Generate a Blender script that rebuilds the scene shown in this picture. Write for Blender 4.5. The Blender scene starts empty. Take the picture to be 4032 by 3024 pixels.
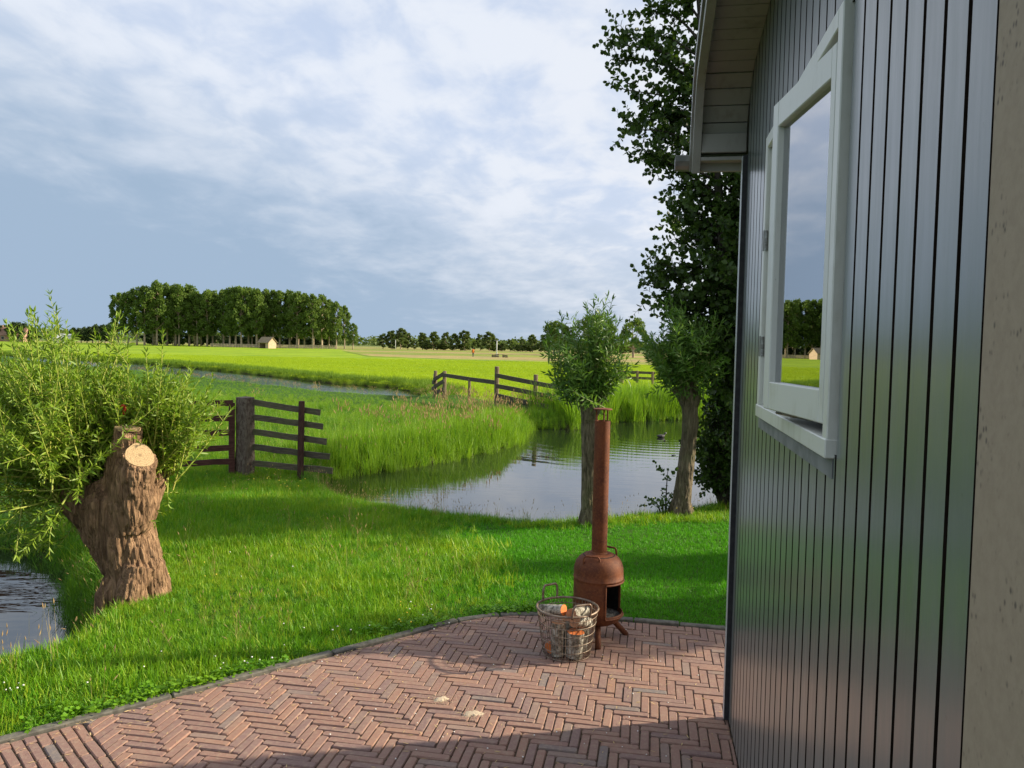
import bpy, math, random
import numpy as np
from mathutils import Vector, Matrix

random.seed(7); RS = np.random.RandomState(11)
sc = bpy.context.scene
COL = sc.collection
rad = math.radians

# ------------------------------------------------------------------ camera
CH = 2.0; FPX = 3029.0; PITCH = rad(2.797); ROLL = rad(1.15)
fw = np.array([0, math.cos(PITCH), -math.sin(PITCH)]); u0 = np.array([0, math.sin(PITCH), math.cos(PITCH)]); r0 = np.array([1., 0, 0])
rt = math.cos(ROLL)*r0 + math.sin(ROLL)*u0; upv = -math.sin(ROLL)*r0 + math.cos(ROLL)*u0
CAM = np.array([0, 0, CH]); SCL = 4032/2212.
cd = bpy.data.cameras.new('camera'); cam = bpy.data.objects.new('camera', cd); COL.objects.link(cam)
cd.sensor_width = 36; cd.lens = FPX/4032*36; cd.clip_start = .05; cd.clip_end = 20000
cam.matrix_world = Matrix(((rt[0], upv[0], -fw[0], 0), (rt[1], upv[1], -fw[1], 0), (rt[2], upv[2], -fw[2], CH), (0, 0, 0, 1)))
sc.camera = cam
sc.view_settings.view_transform = 'Standard'; sc.view_settings.look = 'None'
sc.view_settings.exposure = 0.85; sc.view_settings.gamma = 1

# ------------------------------------------------------------------ sun + sky
SUN_EL = rad(24); SUN_AZ = rad(78)          # azimuth measured from +Y towards +X
sdir = Vector((math.sin(SUN_AZ)*math.cos(SUN_EL), math.cos(SUN_AZ)*math.cos(SUN_EL), math.sin(SUN_EL)))
sl = bpy.data.lights.new('sun', 'SUN'); sl.energy = 5.0; sl.angle = rad(1.2); sl.color = (1, .88, .68)
so = bpy.data.objects.new('sun', sl); COL.objects.link(so); so.rotation_euler = sdir.to_track_quat('Z', 'Y').to_euler(); so.location = (20, 0, 20)

wd = bpy.data.worlds.new('World'); sc.world = wd; wd.use_nodes = True
nt = wd.node_tree; N = nt.nodes; Lk = nt.links; N.clear()
def wn(t, **k):
    n = N.new(t)
    for a, b in k.items(): setattr(n, a, b)
    return n
def wm(op, a, b=None, c=None):
    n = N.new('ShaderNodeMath'); n.operation = op
    for i, v in enumerate((a, b, c)):
        if v is None: continue
        if isinstance(v, (int, float)): n.inputs[i].default_value = v
        else: Lk.new(v, n.inputs[i])
    return n.outputs[0]
out = wn('ShaderNodeOutputWorld'); bg = wn('ShaderNodeBackground'); bg.inputs[1].default_value = .061
sky = wn('ShaderNodeTexSky', sky_type='NISHITA', sun_disc=False, sun_elevation=SUN_EL, sun_rotation=SUN_AZ, air_density=1.0, dust_density=1.5, ozone_density=1.2)
tc = wn('ShaderNodeTexCoord'); sep = wn('ShaderNodeSeparateXYZ'); Lk.new(tc.outputs['Generated'], sep.inputs[0])
zc = wm('MAXIMUM', sep.outputs[2], 0.0); zd = wm('ADD', zc, .16)
cmb = wn('ShaderNodeCombineXYZ'); Lk.new(wm('DIVIDE', sep.outputs[0], zd), cmb.inputs[0]); Lk.new(wm('DIVIDE', sep.outputs[1], zd), cmb.inputs[1])
def wnoise(scale, detail, rough, sx, sy, rot, off, dist=0.0):
    mp = wn('ShaderNodeMapping'); mp.inputs['Scale'].default_value = (sx, sy, 1); mp.inputs['Rotation'].default_value = (0, 0, rot); mp.inputs['Location'].default_value = (off, off*.7, 0)
    Lk.new(cmb.outputs[0], mp.inputs[0])
    n = wn('ShaderNodeTexNoise'); n.inputs['Scale'].default_value = scale; n.inputs['Detail'].default_value = detail; n.inputs['Roughness'].default_value = rough; n.inputs['Distortion'].default_value = dist
    Lk.new(mp.outputs[0], n.inputs[0]); return n.outputs[0]
def wsmooth(v, a, b):
    n = wn('ShaderNodeMapRange', interpolation_type='SMOOTHSTEP'); Lk.new(v, n.inputs[0]); n.inputs[1].default_value = a; n.inputs[2].default_value = b; return n.outputs[0]
def wmix(f, a, b):
    n = wn('ShaderNodeMix', data_type='RGBA'); 
    if isinstance(f, (int, float)): n.inputs[0].default_value = f
    else: Lk.new(f, n.inputs[0])
    for i, v in ((6, a), (7, b)):
        if isinstance(v, tuple): n.inputs[i].default_value = (*v, 1)
        else: Lk.new(v, n.inputs[i])
    return n.outputs[2]
big = wnoise(.55, 4, .5, 1, .6, .4, 3.1, .3)
fluff = wnoise(2.3, 5, .54, 1, .62, .5, 1.3, .4)
fine = wnoise(7.0, 5, .55, 1, .75, .3, 7.7, .3)
q = wm('ADD', sep.outputs[2], wm('MULTIPLY', sep.outputs[0], .33))
q2 = wm('ADD', q, wm('ADD', wm('MULTIPLY', wm('SUBTRACT', fluff, .5), .26), wm('MULTIPLY', wm('SUBTRACT', fine, .5), .14)))
veil = wsmooth(q2, -.02, .24)                                     # grey-blue bank low on the left -> bright cloud higher and towards the sun
gaps = wsmooth(wm('ADD', wm('MULTIPLY', fluff, .6), wm('MULTIPLY', fine, .4)), .38, .57)
cl_col = wmix(veil, (3.35, 4.45, 5.9), (7.3, 7.8, 8.7))
thin = wmix(.72, wmix(1.0, (0, 0, 0), sky.outputs[0]), (3.9, 5.5, 8.6))
gapmask = wm('MULTIPLY', wm('SUBTRACT', 1.0, gaps), wm('MULTIPLY', veil, .50))
lum = wsmooth(sep.outputs[0], -.3, .9)                            # clouds on the sun's side are brighter
cl2 = wmix(wm('MULTIPLY', lum, .55), cl_col, (8.6, 8.3, 8.0))
Lk.new(wmix(gapmask, cl2, thin), bg.inputs[0]); Lk.new(bg.outputs[0], out.inputs[0])

# ------------------------------------------------------------------ pixel helpers (display px of the 2212-wide view)
def ray(u, v): return fw + rt*((u*SCL-2016)/FPX) - upv*((v*SCL-1512)/FPX)
def gd(u, v, z=0.):
    d = ray(u, v); return CAM + d*((z-CH)/d[2])
def at(u, v, y):
    d = ray(u, v); return CAM + d*(y/d[1])
def proj(P):
    q = np.atleast_2d(P)-CAM; z = q@fw; z = np.where(z < .05, .05, z)
    return 2016/SCL+FPX/SCL*(q@rt)/z, 1512/SCL-FPX/SCL*(q@upv)/z

# ------------------------------------------------------------------ numeric noise
def _h(ix, iy, iz):
    h = (ix.astype(np.int64)*374761393 + iy.astype(np.int64)*668265263 + iz.astype(np.int64)*2147483647) & 0xffffffff
    h = ((h ^ (h >> 13))*1274126177) & 0xffffffff
    return ((h ^ (h >> 16)) & 0xffff)/65535.
def vn(P):
    P = np.asarray(P, float); i = np.floor(P).astype(int); f = P-i; f = f*f*(3-2*f)
    r = 0
    for dx in (0, 1):
        for dy in (0, 1):
            for dz in (0, 1):
                wgt = (f[:, 0] if dx else 1-f[:, 0])*(f[:, 1] if dy else 1-f[:, 1])*(f[:, 2] if dz else 1-f[:, 2])
                r = r + wgt*_h(i[:, 0]+dx, i[:, 1]+dy, i[:, 2]+dz)
    return r
def fbm(P, o=3):
    P = np.asarray(P, float); r = 0; a = .5; t = 0
    for k in range(o): r = r+a*vn(P*2**k+17.3*k); t += a; a *= .5
    return r/t
def xy0(x, y, z=0): return np.stack([x, y, np.zeros_like(x)+z], 1)
def sst(a, b, x):
    t = np.clip((x-a)/(b-a), 0, 1); return t*t*(3-2*t)

# ------------------------------------------------------------------ mesh helpers
def link(o): COL.objects.link(o); return o
def mesh_np(name, V, F, smooth=False):
    """V (n,3); F list of faces or (m,3)/(m,4) array"""
    me = bpy.data.meshes.new(name); V = np.asarray(V, np.float32)
    if isinstance(F, np.ndarray):
        m, k = F.shape
        me.vertices.add(len(V)); me.vertices.foreach_set('co', V.ravel())
        me.loops.add(m*k); me.loops.foreach_set('vertex_index', F.astype(np.int32).ravel())
        me.polygons.add(m); me.polygons.foreach_set('loop_start', np.arange(0, m*k, k, dtype=np.int32)); me.polygons.foreach_set('loop_total', np.full(m, k, np.int32))
        me.update(calc_edges=True)
    else:
        me.from_pydata(V.tolist(), [], F); me.update()
    if smooth: me.polygons.foreach_set('use_smooth', np.ones(len(me.polygons), bool))
    return me
class MB:
    def __init__(s): s.V = []; s.F = []; s.n = 0
    def add(s, V, F):
        V = np.asarray(V, float); s.V.append(V); o = s.n; s.F += [tuple(i+o for i in f) for f in F]; s.n += len(V); return s
    def arr(s): return np.concatenate(s.V), s.F
def root_loc(p):
    while p.parent: p = p.parent
    return np.array(p.location)
def empty(name, loc, label=None, cat=None, group=None):
    o = link(bpy.data.objects.new(name, None)); o.location = loc; o.empty_display_size = .1
    return tag(o, label, cat, group)
def tag(o, label=None, cat=None, group=None, kind=None):
    if label: o['label'] = label
    if cat: o['category'] = cat
    if group: o['group'] = group
    if kind: o['kind'] = kind
    return o
def mk(name, geo, mat, parent=None, loc=None, smooth=False):
    """geo = (V world, F). With a parent the mesh is stored relative to the thing's base."""
    V, F = geo.arr() if isinstance(geo, MB) else geo
    org = root_loc(parent) if parent else (np.array(loc, float) if loc is not None else np.zeros(3))
    me = mesh_np(name, np.asarray(V, float)-org, F, smooth); me.materials.append(mat)
    o = link(bpy.data.objects.new(name, me))
    if parent: o.parent = parent
    else: o.location = org
    return o
def copy_tree(o, parent=None):
    c = o.copy(); COL.objects.link(c); c.parent = parent
    for ch in list(o.children): copy_tree(ch, c)
    return c
def box(c, sx, sy, sz, ax=None, ch=0.):
    """box with half sizes along axes ax (3x3 rows); optional chamfer"""
    A = np.eye(3) if ax is None else np.asarray(ax, float); c = np.asarray(c, float); S = (sx, sy, sz)
    if ch <= 0:
        V = [c+A[0]*S[0]*i+A[1]*S[1]*j+A[2]*S[2]*k for i in (-1, 1) for j in (-1, 1) for k in (-1, 1)]
        return np.array(V), [(0, 1, 3, 2), (4, 6, 7, 5), (0, 4, 5, 1), (2, 3, 7, 6), (0, 2, 6, 4), (1, 5, 7, 3)]
    V = []; idx = {}
    for i in (-1, 1):
        for j in (-1, 1):
            for k in (-1, 1):
                for a in range(3):
                    s = [S[0]*i, S[1]*j, S[2]*k]
                    for b in range(3):
                        if b != a: s[b] -= ch*(i, j, k)[b]
                    idx[(i, j, k, a)] = len(V); V.append(c+A[0]*s[0]+A[1]*s[1]+A[2]*s[2])
    F = []
    for a in range(3):
        b, d = [(1, 2), (2, 0), (0, 1)][a]
        for s in (-1, 1):
            f = []
            for (p, q_) in ((-1, -1), (1, -1), (1, 1), (-1, 1)):
                t = [0, 0, 0]; t[a] = s; t[b] = p; t[d] = q_; f.append(idx[(*t, a)])
            F.append(tuple(f) if s > 0 else tuple(f[::-1]))
        for p in (-1, 1):
            for q_ in (-1, 1):
                f = []
                for (e, fa) in ((-1, b), (1, b), (1, d), (-1, d)):
                    t = [0, 0, 0]; t[a] = e; t[b] = p; t[d] = q_; f.append(idx[(*t, fa)])
                F.append(tuple(f) if p*q_ > 0 else tuple(f[::-1]))
    for i in (-1, 1):
        for j in (-1, 1):
            for k in (-1, 1):
                f = tuple(idx[(i, j, k, a)] for a in range(3)); F.append(f if i*j*k > 0 else f[::-1])
    return np.array(V), F
def nrm(v): v = np.asarray(v, float); return v/np.linalg.norm(v)
def beam(p0, p1, w, h, up=(0, 0, 1), ch=.004):
    p0 = np.asarray(p0, float); p1 = np.asarray(p1, float); d = p1-p0; L = np.linalg.norm(d); d /= L
    s = nrm(np.cross(d, up)); u = np.cross(s, d)
    return box((p0+p1)/2, L/2, w/2, h/2, [d, s, u], ch)
def tube(path, r, n=8, cap=True):
    path = np.asarray(path, float); m = len(path); r = np.broadcast_to(np.asarray(r, float), (m,))
    T = np.gradient(path, axis=0); T /= np.linalg.norm(T, axis=1)[:, None]+1e-9
    ref = np.array([0, 0, 1.]) if abs(T[0][2]) < .9 else np.array([1., 0, 0])
    V = []; s = nrm(np.cross(T[0], ref))
    for i in range(m):
        s = s-T[i]*(s@T[i]); s = nrm(s); u = np.cross(T[i], s)
        a = np.arange(n)*2*math.pi/n
        V.append(path[i]+r[i]*(np.cos(a)[:, None]*s+np.sin(a)[:, None]*u))
    V = np.concatenate(V); F = []
    for i in range(m-1):
        for j in range(n):
            k = (j+1) % n; F.append((i*n+j, i*n+k, (i+1)*n+k, (i+1)*n+j))
    if cap: F.append(tuple(range(n))[::-1]); F.append(tuple((m-1)*n+j for j in range(n)))
    return V, F
def lathe(prof, c, n=48, capb=False, capt=False):
    V = []; F = []; c = np.asarray(c, float)
    for (r, z) in prof:
        a = np.arange(n)*2*math.pi/n; V.append(np.stack([c[0]+r*np.cos(a), c[1]+r*np.sin(a), np.full(n, c[2]+z)], 1))
    for i in range(len(prof)-1):
        for j in range(n):
            k = (j+1) % n; F.append((i*n+j, i*n+k, (i+1)*n+k, (i+1)*n+j))
    m = len(prof)
    if capb: F.append(tuple(range(n))[::-1])
    if capt: F.append(tuple((m-1)*n+j for j in range(n)))
    return np.concatenate(V), F
def bez(pts, n=16):
    """Catmull-Rom through pts"""
    P = np.asarray(pts, float); P = np.vstack([2*P[0]-P[1], P, 2*P[-1]-P[-2]]); o = []
    m = len(P)-3
    for t in np.linspace(0, m-1e-6, n):
        i = int(t); f = t-i; a, b, c, d = P[i:i+4]
        o.append(.5*((2*b)+(-a+c)*f+(2*a-5*b+4*c-d)*f*f+(-a+3*b-3*c+d)*f**3))
    return np.array(o)

# ------------------------------------------------------------------ materials
def newmat(name):
    m = bpy.data.materials.new(name); m.use_nodes = True; n = m.node_tree.nodes; n.clear(); return m, n, m.node_tree.links
class G:                                                           # tiny node-graph helper
    def __init__(s, name): s.m, s.n, s.l = newmat(name)
    def node(s, t, **k):
        x = s.n.new(t)
        for a, b in k.items(): setattr(x, a, b)
        return x
    def set(s, inp, v):
        if v is None: return
        if isinstance(v, tuple) and len(v) == 3 and inp.type == 'RGBA': v = (*v, 1)
        if isinstance(v, (int, float, tuple)): inp.default_value = v
        else: s.l.new(v, inp)
    def math(s, op, a, b=None, c=None):
        x = s.n.new('ShaderNodeMath'); x.operation = op
        for i, v in enumerate((a, b, c)): s.set(x.inputs[i], v)
        return x.outputs[0]
    def mix(s, f, a, b, bt='MIX'):
        x = s.node('ShaderNodeMix', data_type='RGBA', blend_type=bt); s.set(x.inputs[0], f); s.set(x.inputs[6], a); s.set(x.inputs[7], b); return x.outputs[2]
    def coord(s, kind='Object', scale=(1, 1, 1), rot=(0, 0, 0)):
        if kind == 'World': t = s.node('ShaderNodeNewGeometry').outputs['Position']
        else: t = s.node('ShaderNodeTexCoord').outputs[kind]
        mp = s.node('ShaderNodeMapping'); mp.inputs['Scale'].default_value = scale; mp.inputs['Rotation'].default_value = rot; s.l.new(t, mp.inputs[0]); return mp.outputs[0]
    def noise(s, co, scale, detail=4, rough=.55, dist=0.):
        x = s.node('ShaderNodeTexNoise'); s.l.new(co, x.inputs['Vector']); x.inputs['Scale'].default_value = scale; x.inputs['Detail'].default_value = detail; x.inputs['Roughness'].default_value = rough; x.inputs['Distortion'].default_value = dist; return x.outputs[0]
    def vor(s, co, scale, feat='F1'):
        x = s.node('ShaderNodeTexVoronoi', feature=feat); s.l.new(co, x.inputs['Vector']); x.inputs['Scale'].default_value = scale; return x.outputs['Distance']
    def ss(s, v, a, b, lo=0., hi=1.):
        x = s.node('ShaderNodeMapRange', interpolation_type='SMOOTHSTEP'); s.l.new(v, x.inputs[0])
        for i, k in enumerate((a, b, lo, hi)): x.inputs[1+i].default_value = k
        return x.outputs[0]
    def bump(s, h, strength=.3, dist=.01, nrm_=None):
        x = s.node('ShaderNodeBump'); x.inputs['Strength'].default_value = strength; x.inputs['Distance'].default_value = dist; s.l.new(h, x.inputs['Height'])
        if nrm_ is not None: s.l.new(nrm_, x.inputs['Normal'])
        return x.outputs[0]
    def bsdf(s, col, rough=.6, normal=None, metal=0., spec=.5, **k):
        x = s.node('ShaderNodeBsdfPrincipled'); s.set(x.inputs['Base Color'], col); s.set(x.inputs['Roughness'], rough); s.set(x.inputs['Metallic'], metal); s.set(x.inputs['Specular IOR Level'], spec)
        if normal is not None: s.l.new(normal, x.inputs['Normal'])
        for a, b in k.items(): s.set(x.inputs[a], b)
        return x.outputs[0]
    def out(s, sh):
        o = s.node('ShaderNodeOutputMaterial'); s.l.new(sh, o.inputs[0]); return s.m
def simple(name, c1, c2, scale=8, rough=.7, bump=.3, bd=.005, kind='Object', stretch=(1, 1, 1), spec=.4, lo=.35, hi=.65, detail=5, metal=0.):
    g = G(name); co = g.coord(kind, stretch); f = g.noise(co, scale, detail)
    nb = g.bump(f, bump, bd) if bump else None
    return g.out(g.bsdf(g.mix(g.ss(f, lo, hi), c1, c2), rough, nb, metal, spec))
def leafmat(name, c1, c2, c3, trans=.35, rough=.5, wscale=.6, spec=.35, objrnd=False):
    """c1..c2 by leaf, c3 tint by slow position noise; thin translucent blades"""
    g = G(name); ge = g.node('ShaderNodeNewGeometry'); r = ge.outputs['Random Per Island']
    if objrnd:
        oi = g.node('ShaderNodeObjectInfo').outputs['Random']; r = g.math('FRACT', g.math('ADD', r, oi))
    col = g.mix(r, c1, c2); f = g.noise(g.coord('World'), wscale, 3)
    col = g.mix(g.ss(f, .42, .68, 0, .75), col, c3)
    b = g.bsdf(col, rough, None, 0, spec); t = g.node('ShaderNodeBsdfTranslucent'); g.l.new(g.mix(1.0, col, (1.0, 1.0, .55), 'MULTIPLY'), t.inputs[0])
    mx = g.node('ShaderNodeMixShader'); mx.inputs[0].default_value = trans; g.l.new(b, mx.inputs[1]); g.l.new(t.outputs[0], mx.inputs[2])
    return g.out(mx.outputs[0])

M = {}
def brick_mat():
    g = G('paving_brick'); oi = g.node('ShaderNodeObjectInfo').outputs['Random']; ri = g.node('ShaderNodeNewGeometry').outputs['Random Per Island']
    r = g.math('FRACT', g.math('ADD', g.math('MULTIPLY', oi, 7.31), ri))
    cr = g.node('ShaderNodeValToRGB'); g.l.new(r, cr.inputs[0]); e = cr.color_ramp.elements
    e[0].position = 0; e[0].color = (.265, .145, .108, 1); e[1].position = 1; e[1].color = (.30, .185, .138, 1)
    for p, c in ((.2, (.22, .13, .108, 1)), (.4, (.28, .158, .118, 1)), (.55, (.198, .124, .112, 1)), (.7, (.25, .148, .116, 1)), (.86, (.29, .16, .112, 1)), (.955, (.17, .145, .138, 1))):
        x = e.new(p); x.color = c
    co = g.coord('World'); f = g.noise(co, 38, 5, .65); f2 = g.noise(co, 7, 3); f3 = g.noise(co, 160, 3)
    col = g.mix(g.ss(f, .42, .72, 0, .5), cr.outputs[0], (.33, .25, .18)); col = g.mix(g.ss(f2, .5, .72, 0, .45), col, (.20, .12, .105)); col = g.mix(g.ss(f3, .62, .72, 0, .4), col, (.14, .09, .08))
    return g.out(g.bsdf(col, .78, g.bump(g.math('ADD', f, g.math('MULTIPLY', f3, .4)), .5, .004), 0, .35))
M['brick'] = brick_mat()
M['joint'] = simple('joint_sand', (.035, .026, .018), (.15, .11, .07), 45, .95, .6, .004, 'World')
M['kerb'] = simple('kerb_concrete', (.085, .08, .068), (.15, .14, .115), 25, .9, .4, .004, 'World', detail=8)
def ground_mat():
    g = G('ground'); a = g.node('ShaderNodeVertexColor'); a.layer_name = 'Col'; co = g.coord('World')
    f = g.noise(co, 3.5, 6, .65); f2 = g.noise(g.coord('World', (.05, .5, 1), (0, 0, rad(8))), 1.0, 4, .6); f3 = g.noise(co, .12, 4)
    c = g.mix(g.ss(f, .3, .7, .0, .35), a.outputs[0], (.035, .06, .012))
    c = g.mix(1.0, c, g.mix(g.ss(f2, .35, .65), (.72, .74, .7), (1.15, 1.12, 1.1)), 'MULTIPLY')
    f4 = g.noise(g.coord('World', (.02, .22, 1), (0, 0, rad(-5))), 1.0, 5, .65)
    c = g.mix(1.0, c, g.mix(g.ss(f3, .35, .65), (.82, .9, .9), (1.12, 1.05, 1.0)), 'MULTIPLY'); c = g.mix(1.0, c, g.mix(g.ss(f4, .38, .62), (.78, .84, .8), (1.1, 1.08, 1.0)), 'MULTIPLY')
    return g.out(g.bsdf(c, .95, g.bump(f, .6, .05), 0, .1))
M['ground'] = ground_mat()
def water_mat():
    g = G('water'); co = g.coord('World')
    n1 = g.noise(g.coord('World', (1.1, 3.2, 1), (0, 0, rad(-6))), 2.2, 3, .5, .2); n2 = g.noise(co, .35, 2)
    # ring ripples spreading from the swimming coot
    cx = g.node('ShaderNodeVectorMath', operation='SUBTRACT'); g.l.new(g.node('ShaderNodeNewGeometry').outputs['Position'], cx.inputs[0]); cx.inputs[1].default_value = (COOT[0], COOT[1], -.5)
    ln = g.node('ShaderNodeVectorMath', operation='LENGTH'); g.l.new(cx.outputs[0], ln.inputs[0]); d = ln.outputs['Value']
    wv = g.math('SINE', g.math('MULTIPLY', d, 13.0)); fall = g.math('MULTIPLY', wv, g.ss(d, .2, 10.0, .55, .0))
    py = g.node('ShaderNodeSeparateXYZ'); g.l.new(g.node('ShaderNodeNewGeometry').outputs['Position'], py.inputs[0]); amp = g.math('ADD', g.ss(n2, .40, .62, .12, 1.0), g.ss(py.outputs[1], 29, 36, 0., 3.0))
    h = g.math('ADD', g.math('MULTIPLY', n1, g.math('MULTIPLY', amp, .55)), g.math('MULTIPLY', fall, .35))
    return g.out(g.bsdf((.012, .016, .010), .015, g.bump(h, .55, .012), 0, .5, IOR=1.95))
COOT = gd(1428, 945, -.5)
M['water'] = water_mat()
M['plank'] = None
def plank_mat():
    g = G('grey_painted_plank'); oi = g.node('ShaderNodeObjectInfo').outputs['Random']
    co = g.coord('World', (14, 14, 1.0)); f = g.noise(co, 3, 5, .6); f2 = g.noise(g.coord('World'), 60, 4); f3 = g.noise(g.coord('World', (1, 1, .35)), 9, 4, .6)
    c = g.mix(g.ss(f, .3, .7, 0, .5), (.145, .17, .16), (.19, .215, .20)); c = g.mix(g.ss(f3, .52, .75, 0, .45), c, (.20, .21, .20)); c = g.mix(g.math('MULTIPLY', oi, .3), c, (.09, .10, .10))
    c = g.mix(g.ss(f2, .68, .76, 0, .35), c, (.09, .085, .08))
    r = g.ss(f, .3, .7, .28, .40)
    return g.out(g.bsdf(c, r, g.bump(g.math('ADD', f, g.math('MULTIPLY', f2, .25)), .14, .003), 0, .6, **{'Coat Weight': .5, 'Coat Roughness': .22, 'Coat IOR': 1.6}))
M['plank'] = plank_mat()
M['groove'] = simple('groove_shade', (.010, .007, .005), (.016, .012, .009), 20, 1.0, 0, spec=0.)  # near-black colour stands in for the shade inside the plank grooves
def paint(name, c, dirt, rough=.35, amt=.4):
    g = G(name); co = g.coord('World'); f = g.noise(g.coord('World', (1, 1, .4)), 14, 5, .6); f2 = g.noise(co, 90, 3)
    col = g.mix(g.ss(f, .5, .75, 0, amt), c, dirt); col = g.mix(g.ss(f2, .70, .78, 0, .5), col, dirt)
    return g.out(g.bsdf(col, rough, g.bump(f2, .12, .002), 0, .5))
M['cream'] = paint('cream_painted_wood', (.70, .71, .64), (.42, .41, .31))
M['eave'] = paint('eave_paint', (.34, .325, .285), (.19, .17, .13), .6, .6)
def mildew_mat():
    g = G('mildewed_trim'); co = g.coord('World'); v = g.vor(g.coord('World', (1, 1, .7)), 85); f = g.noise(co, 16, 5, .65); f2 = g.noise(co, 45, 4, .7)
    spot = g.math('MULTIPLY', g.ss(v, .10, .42, 1, 0), g.ss(f, .47, .66)); c = g.mix(g.ss(f2, .35, .7, 0, .5), (.38, .305, .21), (.30, .235, .16))
    return g.out(g.bsdf(g.mix(g.math('MULTIPLY', spot, .75), c, (.055, .045, .038)), .7, g.bump(f2, .2, .003), 0, .3))
M['mildew'] = mildew_mat()
M['corner'] = paint('corner_board_paint', (.42, .44, .44), (.25, .25, .22), .4)
M['black'] = simple('black_strip', (.02, .02, .022), (.035, .035, .035), 30, .6, .1)
M['lead'] = simple('lead_flashing', (.16, .17, .17), (.24, .25, .25), 12, .55, .3, .004, 'World')
M['zinc'] = simple('zinc_gutter', (.20, .20, .20), (.33, .32, .30), 9, .45, .2, .003, 'World', metal=.6)
M['roof'] = simple('roof_sheet', (.05, .055, .06), (.09, .095, .1), 5, .6, .2, .004, 'World')
M['metal'] = simple('hinge_steel', (.36, .36, .34), (.22, .21, .19), 60, .45, .2, .002, 'World', metal=.7)
M['inside'] = simple('cabin_inside', (.05, .045, .04), (.08, .07, .06), 4, .9, 0)
def glass_mat():
    g = G('window_glass'); f = g.node('ShaderNodeFresnel'); f.inputs[0].default_value = 11.0
    gl = g.node('ShaderNodeBsdfGlossy'); gl.inputs['Roughness'].default_value = .0; gl.inputs[0].default_value = (.96, .97, 1, 1)
    tr = g.node('ShaderNodeBsdfTransparent'); tr.inputs[0].default_value = (.62, .66, .66, 1)
    mx = g.node('ShaderNodeMixShader'); g.l.new(f.outputs[0], mx.inputs[0]); g.l.new(tr.outputs[0], mx.inputs[1]); g.l.new(gl.outputs[0], mx.inputs[2])
    return g.out(mx.outputs[0])
M['glass'] = glass_mat()
def rust_mat():
    g = G('rusted_steel'); co = g.coord('World'); f = g.noise(co, 9, 6, .65); f2 = g.noise(co, 70, 5, .7); f3 = g.noise(g.coord('World', (1, 1, .15)), 22, 4)
    c = g.mix(g.ss(f, .35, .68), (.085, .023, .009), (.155, .044, .013)); c = g.mix(g.ss(f2, .45, .7, 0, .55), c, (.22, .082, .027)); c = g.mix(g.ss(f3, .55, .75, 0, .45), c, (.06, .024, .016))
    return g.out(g.bsdf(c, .72, g.bump(f2, .35, .002), 0, .35))
M['rust'] = rust_mat()
M['soot'] = simple('soot', (.008, .007, .006), (.02, .018, .016), 30, .95, .3)
M['ash'] = simple('ash', (.03, .028, .026), (.10, .095, .09), 60, .95, .6, .01)
M['wire'] = simple('basket_wire', (.30, .25, .19), (.17, .11, .08), 30, .5, .2, .002, 'World', metal=.5)
M['rim'] = simple('basket_rim', (.27, .21, .16), (.16, .10, .07), 25, .5, .2, .002, 'World', metal=.5)
def birch_mat():
    g = G('birch_bark'); co = g.coord('World', (1, 1, 1)); f = g.noise(co, 28, 5, .7); v = g.noise(g.coord('World', (1, 1, 1)), 75, 4, .6)
    c = g.mix(g.ss(f, .40, .62), (.11, .095, .07), (.46, .43, .36)); c = g.mix(g.ss(v, .58, .68, 0, .8), c, (.05, .045, .04))
    return g.out(g.bsdf(c, .75, g.bump(f, .5, .006), 0, .3))
M['birch'] = birch_mat()
M['alderend'] = simple('orange_log_end', (.62, .17, .035), (.50, .13, .03), 55, .75, .3, .003, 'World')
M['tanend'] = simple('brown_log_end', (.42, .20, .10), (.33, .15, .07), 55, .75, .3, .003, 'World')
def bark_mat(name, c1, c2, c3, sc=9, bs=.9):
    g = G(name); co = g.coord('World', (1, 1, .22)); f = g.noise(co, sc*2.2, 6, .65, .6); v = g.noise(g.coord('World', (1, 1, .10)), sc*3.4, 5, .6, 1.2); f2 = g.noise(g.coord('World'), 3, 3)
    c = g.mix(g.ss(f, .32, .66), c1, c2); c = g.mix(g.ss(v, .30, .46, .8, 0), c, (c1[0]*.4, c1[1]*.4, c1[2]*.4)); c = g.mix(g.ss(f2, .5, .75, 0, .6), c, c3)
    h = g.math('ADD', f, g.math('MULTIPLY', g.ss(v, .25, .6), 1.2))
    return g.out(g.bsdf(c, .88, g.bump(h, bs, .02), 0, .2))
M['willowbark'] = bark_mat('willow_bark', (.17, .10, .058), (.38, .235, .135), (.30, .19, .11))
M['willowbark2'] = bark_mat('mossy_willow_bark', (.11, .085, .055), (.25, .20, .13), (.15, .15, .07), 12)
M['alderbark'] = bark_mat('alder_bark', (.05, .042, .035), (.11, .095, .075), (.08, .085, .05), 14)
M['farbark'] = simple('poplar_bark', (.30, .23, .16), (.44, .35, .25), 1.2, .9, .2, .05)
def ring_mat():
    g = G('cut_wood'); t = g.node('ShaderNodeTexCoord').outputs['Object']; ln = g.node('ShaderNodeVectorMath', operation='LENGTH'); g.l.new(t, ln.inputs[0])
    f = g.noise(t, 30, 5); f0 = g.noise(t, 90, 4, .7); w_ = g.math('SINE', g.math('ADD', g.math('MULTIPLY', ln.outputs['Value'], 420), g.math('MULTIPLY', f, 9)))
    c = g.mix(g.ss(w_, -.6, 1), (.40, .28, .15), (.50, .36, .20)); c = g.mix(g.ss(f0, .48, .64, 0, .75), c, (.22, .15, .085)); c = g.mix(g.ss(ln.outputs['Value'], .0, .022, .8, 0), c, (.16, .10, .05))
    return g.out(g.bsdf(c, .8, g.bump(f0, .4, .004), 0, .2))
M['ring'] = ring_mat()
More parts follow.
